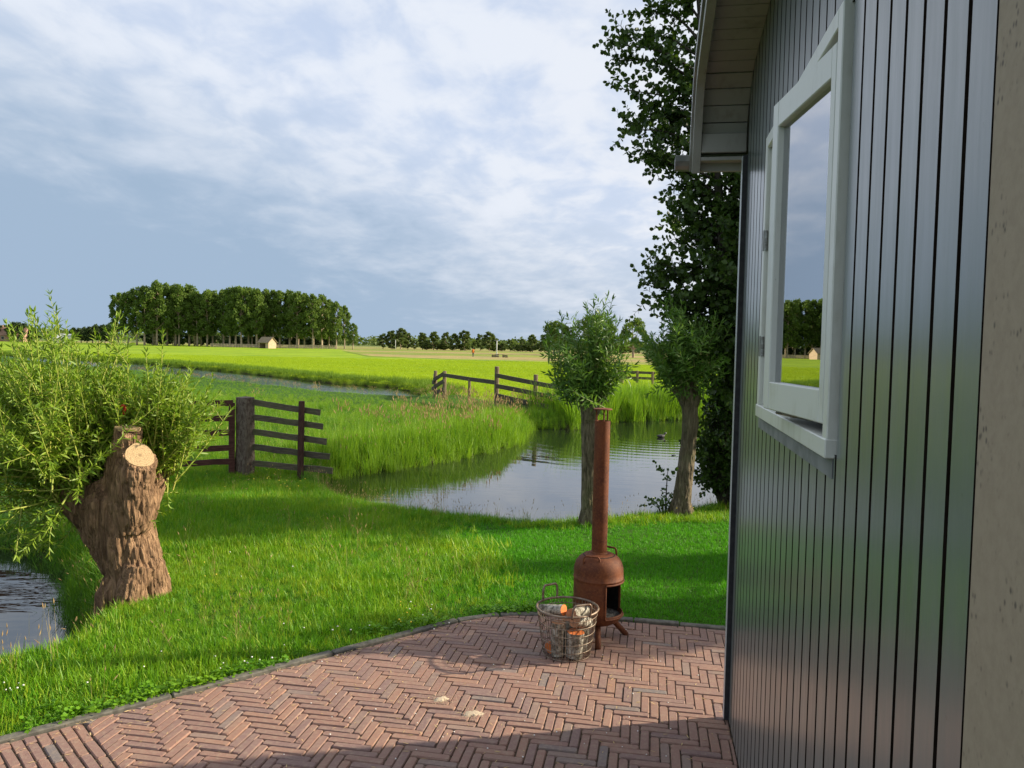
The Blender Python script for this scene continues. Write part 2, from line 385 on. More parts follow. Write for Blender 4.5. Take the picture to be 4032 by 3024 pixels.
def wood_mat(name, c1, c2, moss=None, axis=(1, 1, 1)):
    g = G(name); co = g.coord('Object', axis); f = g.noise(co, 7, 6, .65, .5); f2 = g.noise(g.coord('World'), 5, 4)
    c = g.mix(g.ss(f, .32, .68), c1, c2)
    if moss: c = g.mix(g.ss(f2, .45, .68, 0, .7), c, moss)
    return g.out(g.bsdf(c, .85, g.bump(f, .6, .006), 0, .25))
M['gate'] = wood_mat('red_brown_gate_wood', (.055, .022, .018), (.105, .045, .036), None, (1, 1, 6))
M['oldrail'] = wood_mat('weathered_rail', (.075, .062, .043), (.15, .125, .085), (.10, .11, .05), (1, 1, 6))
M['gatepost'] = wood_mat('lichened_post', (.06, .036, .026), (.19, .155, .12), (.13, .105, .08), (4, 4, 2))
M['darkpost'] = wood_mat('dark_post', (.045, .02, .017), (.09, .045, .035), None, (4, 4, 1))
M['farrail'] = wood_mat('dark_weathered_rail', (.055, .045, .035), (.12, .10, .075), (.10, .10, .05), (1, 1, 5))
M['farpost'] = wood_mat('brown_post', (.13, .095, .06), (.24, .18, .115), None, (4, 4, 1))
M['shoot'] = simple('willow_shoot', (.28, .36, .05), (.38, .38, .08), 6, .6, 0, kind='World')
M['shoot2'] = simple('willow_shoot_green', (.10, .16, .04), (.17, .20, .06), 6, .6, 0, kind='World')
M['willowleaf'] = leafmat('willow_leaf', (.12, .23, .018), (.29, .41, .04), (.20, .33, .028), .42, .45, 1.2)
M['willowleaf2'] = leafmat('willow_leaf_green', (.08, .18, .030), (.17, .29, .045), (.11, .23, .03), .35, .42, 1.2)
M['alderleaf'] = leafmat('alder_leaf', (.038, .078, .016), (.085, .145, .026), (.06, .11, .02), .32, .40, .8)
M['farleaf'] = leafmat('poplar_leaf', (.09, .16, .034), (.17, .245, .05), (.13, .20, .038), .38, .6, .06, .15)
M['farleaf2'] = leafmat('far_leaf', (.08, .125, .038), (.15, .195, .055), (.11, .16, .04), .34, .6, .06, .15)
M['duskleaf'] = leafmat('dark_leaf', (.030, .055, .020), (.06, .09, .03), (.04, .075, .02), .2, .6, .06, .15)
M['lawn'] = leafmat('lawn_blade', (.085, .25, .010), (.18, .40, .018), (.24, .42, .02), .44, .45, .9, .3, True)
M['lawny'] = leafmat('yellow_lawn_blade', (.26, .41, .02), (.36, .45, .03), (.22, .40, .02), .40, .5, .7, .3, True)
M['mown'] = leafmat('mown_lawn_blade', (.065, .27, .008), (.12, .39, .012), (.09, .33, .010), .42, .5, .9, .3, True)
M['dry'] = leafmat('dry_stalk', (.36, .30, .10), (.45, .36, .17), (.38, .34, .10), .35, .7, 1.5, .2, True)
M['reed'] = leafmat('reed_blade', (.13, .29, .018), (.26, .41, .028), (.20, .36, .02), .45, .5, .5, .3, True)
M['reedd'] = leafmat('reed_blade_dark', (.065, .19, .014), (.13, .29, .02), (.10, .24, .015), .40, .5, .5, .3, True)
M['seed'] = leafmat('grass_seed_head', (.42, .29, .15), (.52, .38, .20), (.45, .34, .16), .35, .8, .8, .1, True)
M['field'] = leafmat('field_blade', (.26, .39, .016), (.39, .50, .028), (.34, .45, .02), .45, .6, .08, .15, True)
M['bankg'] = leafmat('bank_blade', (.10, .20, .02), (.2, .30, .03), (.14, .25, .02), .4, .6, .2, .2, True)
M['white'] = simple('white_petals', (.75, .72, .66), (.85, .82, .78), 50, .7, 0)
M['yellow'] = simple('yellow_petals', (.75, .52, .03), (.8, .6, .05), 50, .6, 0)
M['straw'] = leafmat('straw', (.55, .38, .16), (.66, .50, .26), (.5, .33, .13), .15, .8, 3)
M['sand'] = simple('ant_sand', (.42, .33, .23), (.54, .44, .32), 120, .95, .7, .006, 'World')

# ================================================================== TERRAIN
WZ = -.5
KERB = np.array([(-4.4, 2.07), (-2.48, 3.69), (-.36, 5.48), (-.18, 5.59), (.02, 5.645), (.30, 5.65), (.66, 5.60), (1.54, 5.44), (3.2, 5.14)])
TERR = np.vstack([KERB, [(6, 4.6), (6, -5), (-4.4, -5)]])           # brick terrace outline (convex)
POND = np.array([(-3.4, 13.1), (-2.85, 12.0), (-2.0, 10.75), (-1.26, 10.2), (0, 9.72), (.9, 9.62), (1.9, 10.2), (3.2, 11.2), (6, 13.0), (8.2, 15), (9.3, 20), (10.5, 27), (10.5, 29.5), (9, 29.2), (5.6, 27.3), (3.6, 26.2), (2.0, 23.5), (.7, 23.5), (.40, 22.9), (-.04, 19.4), (-1.06, 17.15), (-1.94, 15.85), (-2.7, 14.85), (-3.3, 14.35)])
def gxy(u, v, z): p = gd(u, v, z); return (p[0], p[1])
DITCH = np.array([(-62, 92), (-40, 67), *[tuple(k_*np.array(gxy(u, v, WZ))) for u, v, k_ in ((300, 797, .85), (430, 810, .85), (550, 823, .85), (700, 840, .86), (800, 852, .9))], (-4.4, 33.2), (-4.0, 37.3), (-4.6, 38.5), gxy(860, 838, WZ), gxy(720, 829, WZ), gxy(600, 815, WZ), gxy(500, 804, WZ), gxy(400, 795, WZ), gxy(300, 786, WZ), (-54, 90), (-76, 108)])
LEFT = np.array([(-3.22, 5.12), (-3.34, 5.75), (-3.60, 6.4), (-4.25, 7.3), (-5.1, 8.42), (-5.9, 8.85), (-8.5, 9.6), (-14, 10.2), (-30, 12), (-30, 0), (-9, 1.9), (-5.2, 3.5), (-3.6, 4.62)])
WATERS = [POND, DITCH, LEFT]
def pip(x, y, poly):
    r = np.zeros(len(x), bool); j = len(poly)-1
    for i in range(len(poly)):
        xi, yi = poly[i]; xj, yj = poly[j]
        c = ((yi > y) != (yj > y)) & (x < (xj-xi)*(y-yi)/(yj-yi+1e-12)+xi); r ^= c; j = i
    return r
def pdist(x, y, poly, closed=True):
    d = np.full(len(x), 1e9); n = len(poly)
    for i in range(n if closed else n-1):
        a = poly[i]; b = poly[(i+1) % n]; e = b-a; t = np.clip(((x-a[0])*e[0]+(y-a[1])*e[1])/(e@e), 0, 1)
        d = np.minimum(d, np.hypot(x-a[0]-t*e[0], y-a[1]-t*e[1]))
    return d
def wsdf(x, y):
    """distance to water, >0 on land"""
    r = np.full(len(x), 1e9)
    for p in WATERS:
        d = pdist(x, y, p); r = np.where(pip(x, y, p), -d, np.minimum(np.abs(r), d)*np.sign(r))
    return r
def tdist(x, y): return np.where(pip(x, y, TERR), 0, pdist(x, y, TERR))
def hgt(x, y, full=False):
    x = np.asarray(x, float); y = np.asarray(y, float)
    wob = (fbm(xy0(x*.9, y*.9), 3)-.5)*.35
    sd = wsdf(x, y); s2 = sd+wob*np.clip(1.2-np.abs(sd), 0, 1)
    td = tdist(x, y); r = np.hypot(x, y)
    land = -.20+.185*np.exp(-(td/3.6)**2)+(fbm(xy0(x*.8, y*.8, 5), 3)-.5)*.09*np.clip(td/1.0, 0, 1)+(fbm(xy0(x*.05, y*.05, 9), 2)-.5)*.10*np.clip(r/40-1, 0, 1)
    z = -.95+(land+.95)*sst(-.55, .42, s2)
    z = np.where(td <= 0, -.06, z)
    return (z, sd, td) if full else z
def z1(x, y): return float(hgt(np.array([x]), np.array([y]))[0])

ang = np.concatenate([np.arange(-180, -50, 5), np.arange(-50, 50, .26), np.arange(50, 180, 5)]); na = len(ang)
rr = np.concatenate([np.geomspace(1.0, 60, 330), np.geomspace(61, 400, 110), np.geomspace(410, 9000, 50)]); nr = len(rr)
A_, R_ = np.meshgrid(np.radians(ang), rr); gx = (R_*np.sin(A_)).ravel(); gy = (R_*np.cos(A_)).ravel()
gz, gsd, gtd = hgt(gx, gy, True)
V = np.vstack([np.stack([gx, gy, gz], 1), [[0, 0, -.06]]])
ii, jj = np.meshgrid(np.arange(nr-1), np.arange(na), indexing='ij'); jn = (jj+1) % na
Fq = np.stack([ii*na+jj, (ii+1)*na+jj, (ii+1)*na+jn, ii*na+jn], -1).reshape(-1, 4)
me = mesh_np('ground', V, Fq[:, ::-1].copy(), True)
col = np.zeros((len(V), 4), np.float32); col[:, 3] = 1
base = np.tile(np.array([.050, .12, .014]), (len(V), 1))
X = V[:, 0]; Y = V[:, 1]; SD = np.append(gsd, 9); 
def beyond_ditch(x, y):                                            # bright mown field: far side of the ditch
    yl = np.interp(x, [-200, -76, -54, -33, -20, -9.7, -4.2, -2, 2.2, 3.6, 5.6, 14, 30, 200], [220, 108, 90, 67, 55, 43.5, 38.2, 33, 25, 27, 28.2, 31.5, 35, 60]); return y-yl
BD = beyond_ditch(X, Y)
edge = (fbm(xy0(X*.35, Y*.35, 3), 3)-.5)
fm = sst(-.5, .9, BD+edge*1.2)[:, None]; base = base*(1-fm)+np.array([.29, .42, .020])*fm
def hay_line(x): return np.interp(x, [-300, -70, -40, -25, -8, 8, 40, 120], [420, 300, 190, 135, 120, 112, 104, 98])
hm = sst(-1, 3, Y-hay_line(X)+edge*6)[:, None]; base = base*(1-hm)+np.array([.43, .335, .155])*hm
g2 = (sst(.52, .62, fbm(xy0(X*.012, Y*.035, 8), 3)))[:, None]*hm*.8; base = base*(1-g2)+np.array([.25, .33, .05])*g2
fr = sst(420, 700, np.hypot(X, Y))[:, None]; base = base*(1-fr)+np.array([.16, .21, .07])*fr
md = sst(-.30, -.44, V[:, 2])[:, None]; base = base*(1-md)+np.array([.030, .024, .015])*md
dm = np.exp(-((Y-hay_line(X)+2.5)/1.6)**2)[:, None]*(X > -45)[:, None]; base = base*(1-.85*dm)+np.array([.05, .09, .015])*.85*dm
col[:, :3] = base
at_ = me.color_attributes.new('Col', 'FLOAT_COLOR', 'POINT'); at_.data.foreach_set('color', col.ravel())
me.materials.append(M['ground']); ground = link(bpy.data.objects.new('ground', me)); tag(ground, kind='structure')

wv, wf = [], []
nx = 40
xs = np.linspace(-110, 60, nx); ys = np.linspace(-2, 130, nx)
wx, wy = np.meshgrid(xs, ys); Vw = np.stack([wx.ravel(), wy.ravel(), np.full(nx*nx, WZ)], 1)
i_, j_ = np.meshgrid(np.arange(nx-1), np.arange(nx-1), indexing='ij')
water = mk('water', (Vw, np.stack([i_*nx+j_, i_*nx+j_+1, (i_+1)*nx+j_+1, (i_+1)*nx+j_], -1).reshape(-1, 4)), M['water']); tag(water, kind='structure')

# ================================================================== TERRACE (herringbone clinkers)
WA = rad(10.0); ew = np.array([math.sin(WA), math.cos(WA), 0]); en = np.array([-math.cos(WA), math.sin(WA), 0]); er = -en
WO = en*(-.481)                                                    # wall line: WO + s*ew, outward normal en
def wp(s, off, z): return WO+ew*s+en*off+np.array([0, 0, z])
terr = mk('terrace', (np.array([(x, y, -.011) for x, y in TERR]), [tuple(range(len(TERR)))[::-1]]), M['joint']); tag(terr, kind='structure')
def clip(poly, p, nrm2):                                           # keep side where (q-p).n >= 0
    o = []; n = len(poly)
    for i in range(n):
        a = poly[i]; b = poly[(i+1) % n]; da = (a-p)@nrm2; db = (b-p)@nrm2
        if da >= 0: o.append(a)
        if da*db < 0: o.append(a+(b-a)*da/(da-db))
    return o
kn = []
for i in range(len(KERB)-1):
    d = KERB[i+1]-KERB[i]; d = d/np.linalg.norm(d); kn.append((KERB[i]+np.array([d[1], -d[0]])*.012, np.array([d[1], -d[0]])))
LZ0 = np.array([-2.119, 3.828]); LZd = nrm(np.array([.279, -.293])); LZn = np.array([-LZd[1], LZd[0]])   # herringbone lies on the +LZn side
def poly_brick(poly, zt):
    """clinker from a ground polygon (ccw), slightly rounded top edge"""
    P = np.array(poly); c = P.mean(0); n = len(P); V = []; 
    for k, (ins, z) in enumerate(((0, -.05), (0, -.005), (.0035, 0))):
        for q_ in P:
            d = c-q_; l = np.linalg.norm(d); V.append((*(q_+d/l*min(ins*1.4, l*.4)), z+zt))
    F = [tuple(2*n+i for i in range(n))]
    for k in (0, 1):
        for i in range(n): F.append((k*n+i, k*n+(i+1) % n, (k+1)*n+(i+1) % n, (k+1)*n+i))
    return np.array(V), F
def std_brick(hl, hw, seed):
    r = np.random.RandomState(seed); m = MB()
    def ring(ins, z, jit):
        pts = []
        cs = .007
        for sx, sy in ((1, -1), (1, 1), (-1, 1), (-1, -1)):
            a = np.array([sx*(hl-ins), sy*(hw-ins-cs)]); b = np.array([sx*(hl-ins-cs), sy*(hw-ins)])
            for q_ in ((a, b) if sx*sy > 0 else (b, a)): pts.append((*(q_+r.uniform(-jit, jit, 2)), z+r.uniform(-jit, jit)*.4))
        return pts
    V = ring(0, -.05, 0)+ring(0, -.006, .0012)+ring(.004, 0, .0012); n = 8
    F = [tuple(2*n+i for i in range(n))]
    for k in (0, 1):
        for i in range(n): F.append((k*n+i, k*n+(i+1) % n, (k+1)*n+(i+1) % n, (k+1)*n+i))
    return mesh_np('brick', np.array(V), F)
BW, BL = .0502, .2008
bmesh_ = [std_brick(BL/2-.0025, BW/2-.0025, s) for s in range(7)]
for b in bmesh_: b.materials.append(M['brick'])
cands = []
e1 = er[:2]; e2 = ew[:2]
def consider(c, ang_, poly):
    p = [np.array(q_) for q_ in poly]; cut = False
    for (a, n_) in kn:
        if any((q_-a)@n_ < 0 for q_ in p): p = clip(p, a, n_); cut = True
        if len(p) < 3: return
    return p, cut
u_off = .013
for i in range(-70, 60):
    for j in range(-50, 130):
        m_ = (i+j) % 8
        if m_ == 0: cx, cy, ln, a_ = (i+2)*BW, (j+.5)*BW, 0, 0
        elif m_ == 4: cx, cy, ln, a_ = (i+.5)*BW, (j+2)*BW, 0, math.pi/2
        else: continue
        c = e1*(cx+u_off)+e2*cy
        if c[1] < 2.7 or c[1] > 6 or abs(c[0]) > 3.2: continue
        hx, hy = (BL/2-.0025, BW/2-.0025) if a_ == 0 else (BW/2-.0025, BL/2-.0025)
        poly = [c+e1*sx*hx+e2*sy*hy for sx, sy in ((-1, -1), (1, -1), (1, 1), (-1, 1))]
        r_ = consider(c, a_, poly)
        if not r_: continue
        p, cut = r_
        if any((q_-LZ0)@LZn < 0 for q_ in p): p = clip(p, LZ0+LZn*.004, LZn); cut = True
        if len(p) < 3: continue
        s_ = c@ew[:2]; o_ = (c-WO[:2])@en[:2]
        if s_ < 4.3:
            if o_ < -.12: continue
            if any((q_-WO[:2])@en[:2] < .002 for q_ in p): p = clip(p, WO[:2]+en[:2]*.002, en[:2]); cut = True
            if len(p) < 3: continue
        cands.append((c, a_-WA, p, cut))
gdir = LZd; gn = -LZn
for r in range(0, 30):
    for k in range(-12, 12):
        c = LZ0+gn*(.0535*(r+.5))+gdir*(.2045*(k+.5*(r % 2)+.07*((r*7) % 5)))
        hx, hy = .0995, .0238
        poly = [c+gdir*sx*hx+gn*sy*hy for sx, sy in ((-1, -1), (-1, 1), (1, 1), (1, -1))]
        pa = np.array(poly); area = .5*np.sum(pa[:, 0]*np.roll(pa[:, 1], -1)-np.roll(pa[:, 0], -1)*pa[:, 1])
        if area < 0: poly = poly[::-1]
        if c[1] < 2.6 or c[0] < -3.6: continue
        r_ = consider(c, 0, poly)
        if r_: cands.append((c, math.atan2(gdir[1], gdir[0]), *r_))
def parea(p): p = np.array(p); return abs(.5*np.sum(p[:, 0]*np.roll(p[:, 1], -1)-np.roll(p[:, 0], -1)*p[:, 1]))
scored = []
for c, a_, p, cut in cands:
    ar = parea(p)
    if ar < 5e-4: continue
    u, v = proj(np.array([[*c, 0]])); vis = (-40 < u[0] < 1640 and v[0] < 1700)
    scored.append(((ar/(c[1]**3) if vis else 0), c, a_, p, cut))
scored.sort(key=lambda t: -t[0])
rest = MB()
for k, (sco, c, a_, p, cut) in enumerate(scored):
    zt = random.uniform(-.0035, .0035)
    if k < 298 and sco > 0:
        if cut:
            V_, F_ = poly_brick(p, zt); cc = np.array([c[0], c[1], 0]); me = mesh_np('brick', V_-cc, F_); me.materials.append(M['brick']); o = link(bpy.data.objects.new('brick', me))
        else:
            o = link(bpy.data.objects.new('brick', random.choice(bmesh_))); o.rotation_euler = (random.gauss(0, .008), random.gauss(0, .006), a_+random.gauss(0, .010)+random.choice((0, math.pi)))
            zt_ = zt
        o.location = (c[0], c[1], 0 if cut else zt); o.parent = terr
    else:
        rest.add(*poly_brick(p, zt))
o = mk('brick_paving', rest, M['brick'], terr); tag(o, kind='stuff')

kb = empty('kerb', (0, 0, 0)); tag(kb, kind='structure')
path = []
for i in range(1, len(KERB)-1):
    pass
cum = np.concatenate([[0], np.cumsum(np.linalg.norm(np.diff(KERB, axis=0), axis=1))])
def kp(t): return np.array([np.interp(t, cum, KERB[:, 0]), np.interp(t, cum, KERB[:, 1])])
t = .35; 
while t < cum[-1]-.3:
    L = .99 if not (cum[2]-.1 < t < cum[7]-.2) else .33
    a = kp(t+.004); b = kp(min(t+L-.004, cum[-1])); d = nrm(b-a); nn = np.array([-d[1], d[0]])
    V_, F_ = box([*(((a+b)/2)+nn*.030), -.055+random.uniform(-.004, .004)], np.linalg.norm(b-a)/2, .028, .068, [[*d, 0], [*nn, 0], [0, 0, 1]], .006)
    mk('edging_stone', (V_, F_), M['kerb'], kb); t += L

# ================================================================== CABIN
cab = empty('cabin', tuple(wp(2.7, -1.5, 0)), 'grey plank cabin with curved roof and an open white window', 'cabin')
S0, S1 = .98, 4.2; SC = 2.72
_pd = [0, .4, .78, .98, 1.2, 1.38, 1.47, 1.55, 1.60, 1.63]; _pz = [3.63, 3.60, 3.54, 3.50, 3.46, 3.41, 3.33, 3.20, 3.05, 2.97]
def rp(s): return float(np.interp(abs(s-SC), _pd, _pz))
WIN = (2.10, 3.41, 1.726, 2.894)                                    # s0,s1,z0,z1 of window frame
AX = [ew, en, np.array([0, 0, 1.])]
def wbox(s0, s1, o0, o1, z0, z1_, ch=0.): return box(wp((s0+s1)/2, (o0+o1)/2, (z0+z1_)/2), (s1-s0)/2, abs(o1-o0)/2, (z1_-z0)/2, AX, ch)
# wall backing (dark, seen in the grooves), with the window opening left out
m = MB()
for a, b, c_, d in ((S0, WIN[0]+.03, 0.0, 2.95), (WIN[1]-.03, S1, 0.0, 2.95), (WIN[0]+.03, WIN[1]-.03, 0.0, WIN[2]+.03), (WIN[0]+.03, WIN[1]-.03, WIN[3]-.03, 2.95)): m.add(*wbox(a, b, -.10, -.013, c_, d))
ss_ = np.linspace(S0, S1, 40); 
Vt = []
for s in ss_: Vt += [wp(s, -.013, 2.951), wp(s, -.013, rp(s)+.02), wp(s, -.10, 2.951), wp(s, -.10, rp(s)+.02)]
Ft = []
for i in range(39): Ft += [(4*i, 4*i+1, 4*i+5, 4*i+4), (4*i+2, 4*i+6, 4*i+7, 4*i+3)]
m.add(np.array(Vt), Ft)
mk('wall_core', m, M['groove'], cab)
PW = .1062; GAP = .0085
s = S1-.002; 
while s-PW > 1.20:
    a, b = s-PW+GAP, s
    def pl(z0, ztop):
        V = []
        zt0 = ztop(a); zt1 = ztop(b); c = .004
        for (sa, oo) in ((a, -.012), (a, -c), (a+c, 0), (b-c, 0), (b, -c), (b, -.012)):
            V += [wp(sa, oo, z0), wp(sa, oo, ztop(sa))]
        F = [(2*i, 2*i+1, 2*i+3, 2*i+2) for i in range(5)]+[(0, 2, 4, 6, 8, 10), (1, 11, 9, 7, 5, 3)]
        return np.array(V), [f[::-1] for f in F]
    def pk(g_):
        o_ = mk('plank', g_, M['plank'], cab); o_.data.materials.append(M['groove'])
        for i_, pl_ in enumerate(o_.data.polygons): pl_.material_index = 0 if i_ in (2, 3) else 1  # sides and near chamfer coloured near-black as groove shade
    inw = b > WIN[0]+.02 and a < WIN[1]-.02
    tp = (lambda s_: rp(s_)+.02)
    if inw:
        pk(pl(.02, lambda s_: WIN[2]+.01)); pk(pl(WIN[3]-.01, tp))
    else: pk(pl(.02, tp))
    s -= PW
mk('plank', wbox(1.192, s-.003, -.012, 0, .02, 3.48, .003), M['plank'], cab)   # narrow closing plank beside the trim
tr = mk('door_post', wbox(.98, 1.189, -.012, .018, .0, 3.46, .005), M['mildew'], cab); tag(tr, 'beige mildewed door post beside the grey planks')
mk('corner_board', wbox(4.207, 4.264, -.02, .026, .012, 3.02, .003), M['corner'], cab)
mk('shadow_strip', wbox(4.1985, 4.2065, -.005, .0245, .012, 3.02), M['black'], cab)  # black strip stands in for the shaded near face of the corner board
# other sides of the cabin body
m = MB()
m.add(*wbox(S1-.0, 4.26, -4.2, -.021, 0.0, 3.0)); m.add(*wbox(.90, S0-.002, -4.2, -.02, 0.0, 3.3)); m.add(*wbox(.90, 4.26, -4.3, -4.202, 0.0, 3.5))
mk('outer_wall', m, M['plank'], cab)
m = MB(); m.add(*wbox(S0+.005, S1-.005, -4.19, -.11, .0, .12)); mk('cabin_floor', m, M['inside'], cab)
m = MB(); m.add(*wbox(S0+.005, S1-.005, -1.35, -1.30, .13, 2.9)); mk('inner_wall', m, M['inside'], cab)
# roof shell
prof = [(SC+d, z) for d, z in zip(_pd, _pz)]; prof = [(2*SC-a, z) for a, z in prof[:0:-1]]+prof
pp = bez([(a, z, 0) for a, z in prof], 70)[:, :2]
def shell(o0, o1, t0, t1, trim=(0, 70)):
    P = pp[trim[0]:trim[1]]; T = np.gradient(P, axis=0); T /= np.linalg.norm(T, axis=1)[:, None]; Nn = np.stack([-T[:, 1], T[:, 0]], 1)
    V = []
    for p_, n_ in zip(P, Nn):
        for (o_, t_) in ((o0, t0), (o1, t0), (o1, t1), (o0, t1)):
            q_ = p_+n_*t_; V.append(wp(q_[0], o_, q_[1]))
    F = []
    for i in range(len(P)-1):
        for k in range(4): F.append((4*i+k, 4*i+(k+1) % 4, 4*i+4+(k+1) % 4, 4*i+4+k))
    F += [(0, 3, 2, 1), tuple(4*(len(P)-1)+k for k in range(4))]
    return np.array(V), F
rf = mk('roof', shell(.285, -4.5, .065, .085), M['roof'], cab)
mk('roof_deck', shell(-.002, -4.4, .030, .063), M['eave'], cab)
mk('bargeboard', shell(.236, .277, -.055, .063), M['eave'], cab)
mk('verge_trim', shell(.2775, .290, .012, .0645), M['zinc'], cab)
# soffit boards across the overhang, one by one along the curve
cumr = np.concatenate([[0], np.cumsum(np.linalg.norm(np.diff(pp, axis=0), axis=1))])
def pat(t): return np.array([np.interp(t, cumr, pp[:, 0]), np.interp(t, cumr, pp[:, 1])])
t = cumr[-1]-.16; 
while t > cumr[-1]*.35:
    a = pat(t-.088); b = pat(t-.004); d = nrm(b-a); nn = np.array([-d[1], d[0]]); jit = random.uniform(-.002, .002)
    q_ = (a+b)/2+nn*(.012+jit)
    d3 = ew*d[0]+np.array([0, 0, d[1]]); n3 = ew*nn[0]+np.array([0, 0, nn[1]])
    mk('soffit_board', box(wp(q_[0], .1175, q_[1]), np.linalg.norm(b-a)/2, .1175, .010, [d3, en, n3], .002), M['eave'], cab); t -= .088
mk('eave_board', wbox(4.262, 4.285, .001, .235, 3.05, 3.15, .003), M['eave'], cab)
mk('fascia', wbox(4.33, 4.352, -4.3, .235, 2.965, 3.06, .003), M['eave'], cab)
mk('eave_soffit', wbox(4.2645, 4.3295, -4.3, .2345, 3.010, 3.028), M['eave'], cab)
# gutter (open half round) running along the far eave
gp_ = []
for o_ in (.365, -4.3):
    for k in range(9):
        a = math.pi*(1+k/8); gp_.append(wp(4.415+.055*math.cos(a), o_, 3.062+.075*math.sin(a)))
    for k in range(9):
        a = math.pi*(2-k/8); gp_.append(wp(4.415+.050*math.cos(a), o_, 3.064+.070*math.sin(a)))
Fg = [(i, (i+1) % 18, 18+(i+1) % 18, 18+i) for i in range(18)]
m = MB(); m.add(np.array(gp_), Fg)
ends = [wp(4.415+.055*math.cos(math.pi*(1+k/8)), .366, 3.062+.075*math.sin(math.pi*(1+k/8))) for k in range(9)]; m.add(np.array(ends), [tuple(range(9))])
gut = mk('gutter', m, M['zinc'], cab)
# window
w0, w1, wz0, wz1 = WIN; fwid = .052
wfm = mk('window_frame', wbox(w0, w0+fwid, -.08, .020, wz0, wz1, .003), M['cream'], cab)
mk('frame_jamb', wbox(w1-fwid, w1, -.08, .020, wz0, wz1, .003), M['cream'], wfm)
mk('frame_head', wbox(w0+fwid, w1-fwid, -.08, .0205, wz1-fwid, wz1, .003), M['cream'], wfm)
mk('window_sill', wbox(w0-.002, w1+.002, -.08, .024, wz0-.001, wz0+.05, .003), M['cream'], wfm)
mk('flashing', wbox(2.102, 3.46, .0008, .003, 1.672, 1.7245), M['lead'], wfm)
# closed far casement
def casement(name, O, ax, W, z0, z1_, th, st, rb, rtp, parent):
    """O hinge/inner edge point at z=0, ax along sash, outward normal from ax"""
    ax = nrm(ax); nn = np.array([-ax[1], ax[0], 0.]); nn = nn if nn@en > 0 else -nn
    B = [ax, nn, np.array([0, 0, 1.])]
    def bb(a, b, o0, o1, c, d, ch=.003): return box(O+ax*((a+b)/2)+nn*((o0+o1)/2)+np.array([0, 0, (c+d)/2]), (b-a)/2, (o1-o0)/2, (d-c)/2, B, ch)
    c0 = mk(name, bb(0, st[0], -th, 0, z0, z1_), M['cream'], parent)
    mk('stile', bb(W-st[1], W, -th, 0, z0, z1_), M['cream'], c0)
    mk('rail', bb(st[0], W-st[1], -th, -.0006, z0, z0+rb), M['cream'], c0)
    mk('rail', bb(st[0], W-st[1], -th, -.0006, z1_-rtp, z1_), M['cream'], c0)
    mk('pane', bb(st[0]-.002, W-st[1]+.002, -th*.62, -th*.5, z0+rb-.002, z1_-rtp+.002, 0), M['glass'], c0)
    return c0
a_ = wp(2.194, .012, 0); b_ = wp(2.737, .090, 0)
casement('open_casement', a_, b_-a_, np.linalg.norm(b_-a_), 1.807, 2.825, .042, (.035, .055), .092, .085, cab)
a_ = wp(2.80, .004, 0); b_ = wp(3.352, .004, 0)
casement('closed_casement', a_, b_-a_, np.linalg.norm(b_-a_), 1.782, 2.838, .040, (.05, .05), .09, .08, cab)
mk('mullion', wbox(2.748, 2.797, -.08, -.002, wz0+.05, wz1-fwid, .003), M['cream'], wfm)
for zc in (1.98, 2.42):
    m = MB()
    for k in range(3): m.add(*tube([wp(3.357, .012, zc+.028*k), wp(3.357, .012, zc+.026+.028*k)], .0065, 8))
    m.add(*wbox(3.359, 3.385, .0205, .0225, zc, zc+.084)); mk('hinge', m, M['metal'], cab)
mk('stay_bar', tube([wp(2.70, .05, 1.795), wp(2.55, -.02, 1.79)], .005, 6), M['metal'], cab)

# ================================================================== FOLIAGE TOOLS
LEAFSHAPES = {                                                     # (along, across) outline; centre crease vertex added
    'lance': [(0, 0), (.32, .5), (.62, .42), (1, 0), (.62, -.42), (.32, -.5)],
    'ovate': [(0, 0), (.28, .46), (.70, .50), (1, .06), (.70, -.50), (.28, -.46)],
    'quad': [(0, .5), (1, .42), (1, -.42), (0, -.5)]}
def leaves(P, D, Nr, L, W, shape='lance', fold=.18, droop=.15):
    """P base (n,3), D axis, Nr approx normal, L,W (n,) -> V,F(tri)"""
    n = len(P); D = D/(np.linalg.norm(D, axis=1)[:, None]+1e-9); S = np.cross(D, Nr); S /= np.linalg.norm(S, axis=1)[:, None]+1e-9; U = np.cross(S, D)
    O = LEAFSHAPES[shape]; k = len(O); V = np.zeros((n, k+1, 3))
    for i, (a, b) in enumerate(O):
        V[:, i] = P+D*(L*a)[:, None]+S*(W*b)[:, None]+U*(-L*droop*a*a+W*fold*abs(b)*2)[:, None]
    V[:, k] = P+D*(L*.5)[:, None]-U*(L*droop*.25)[:, None]
    f = np.array([(k, i, (i+1) % k) for i in range(k)]); F = (np.arange(n)*(k+1))[:, None, None]+f[None]
    return V.reshape(-1, 3), F.reshape(-1, 3)
def rdir(n, rs=RS):
    v = rs.normal(size=(n, 3)); return v/np.linalg.norm(v, axis=1)[:, None]
def shoot_paths(n, src, dirf, lenf, bend=.35, npt=7, rs=RS):
    """curved shoots; src(i)->point, dirf(i)->unit dir, lenf(i)->length"""
    out = []
    for i in range(n):
        p = np.array(src(i)); d = nrm(dirf(i)); L = lenf(i); pts = [p]; w_ = rs.normal(0, .05, 3)
        for k in range(npt-1):
            d = nrm(d+np.array([0, 0, bend/(npt-1)])+w_*.6+rs.normal(0, .035, 3)); p = p+d*L/(npt-1); pts.append(p)
        out.append(np.array(pts))
    return out
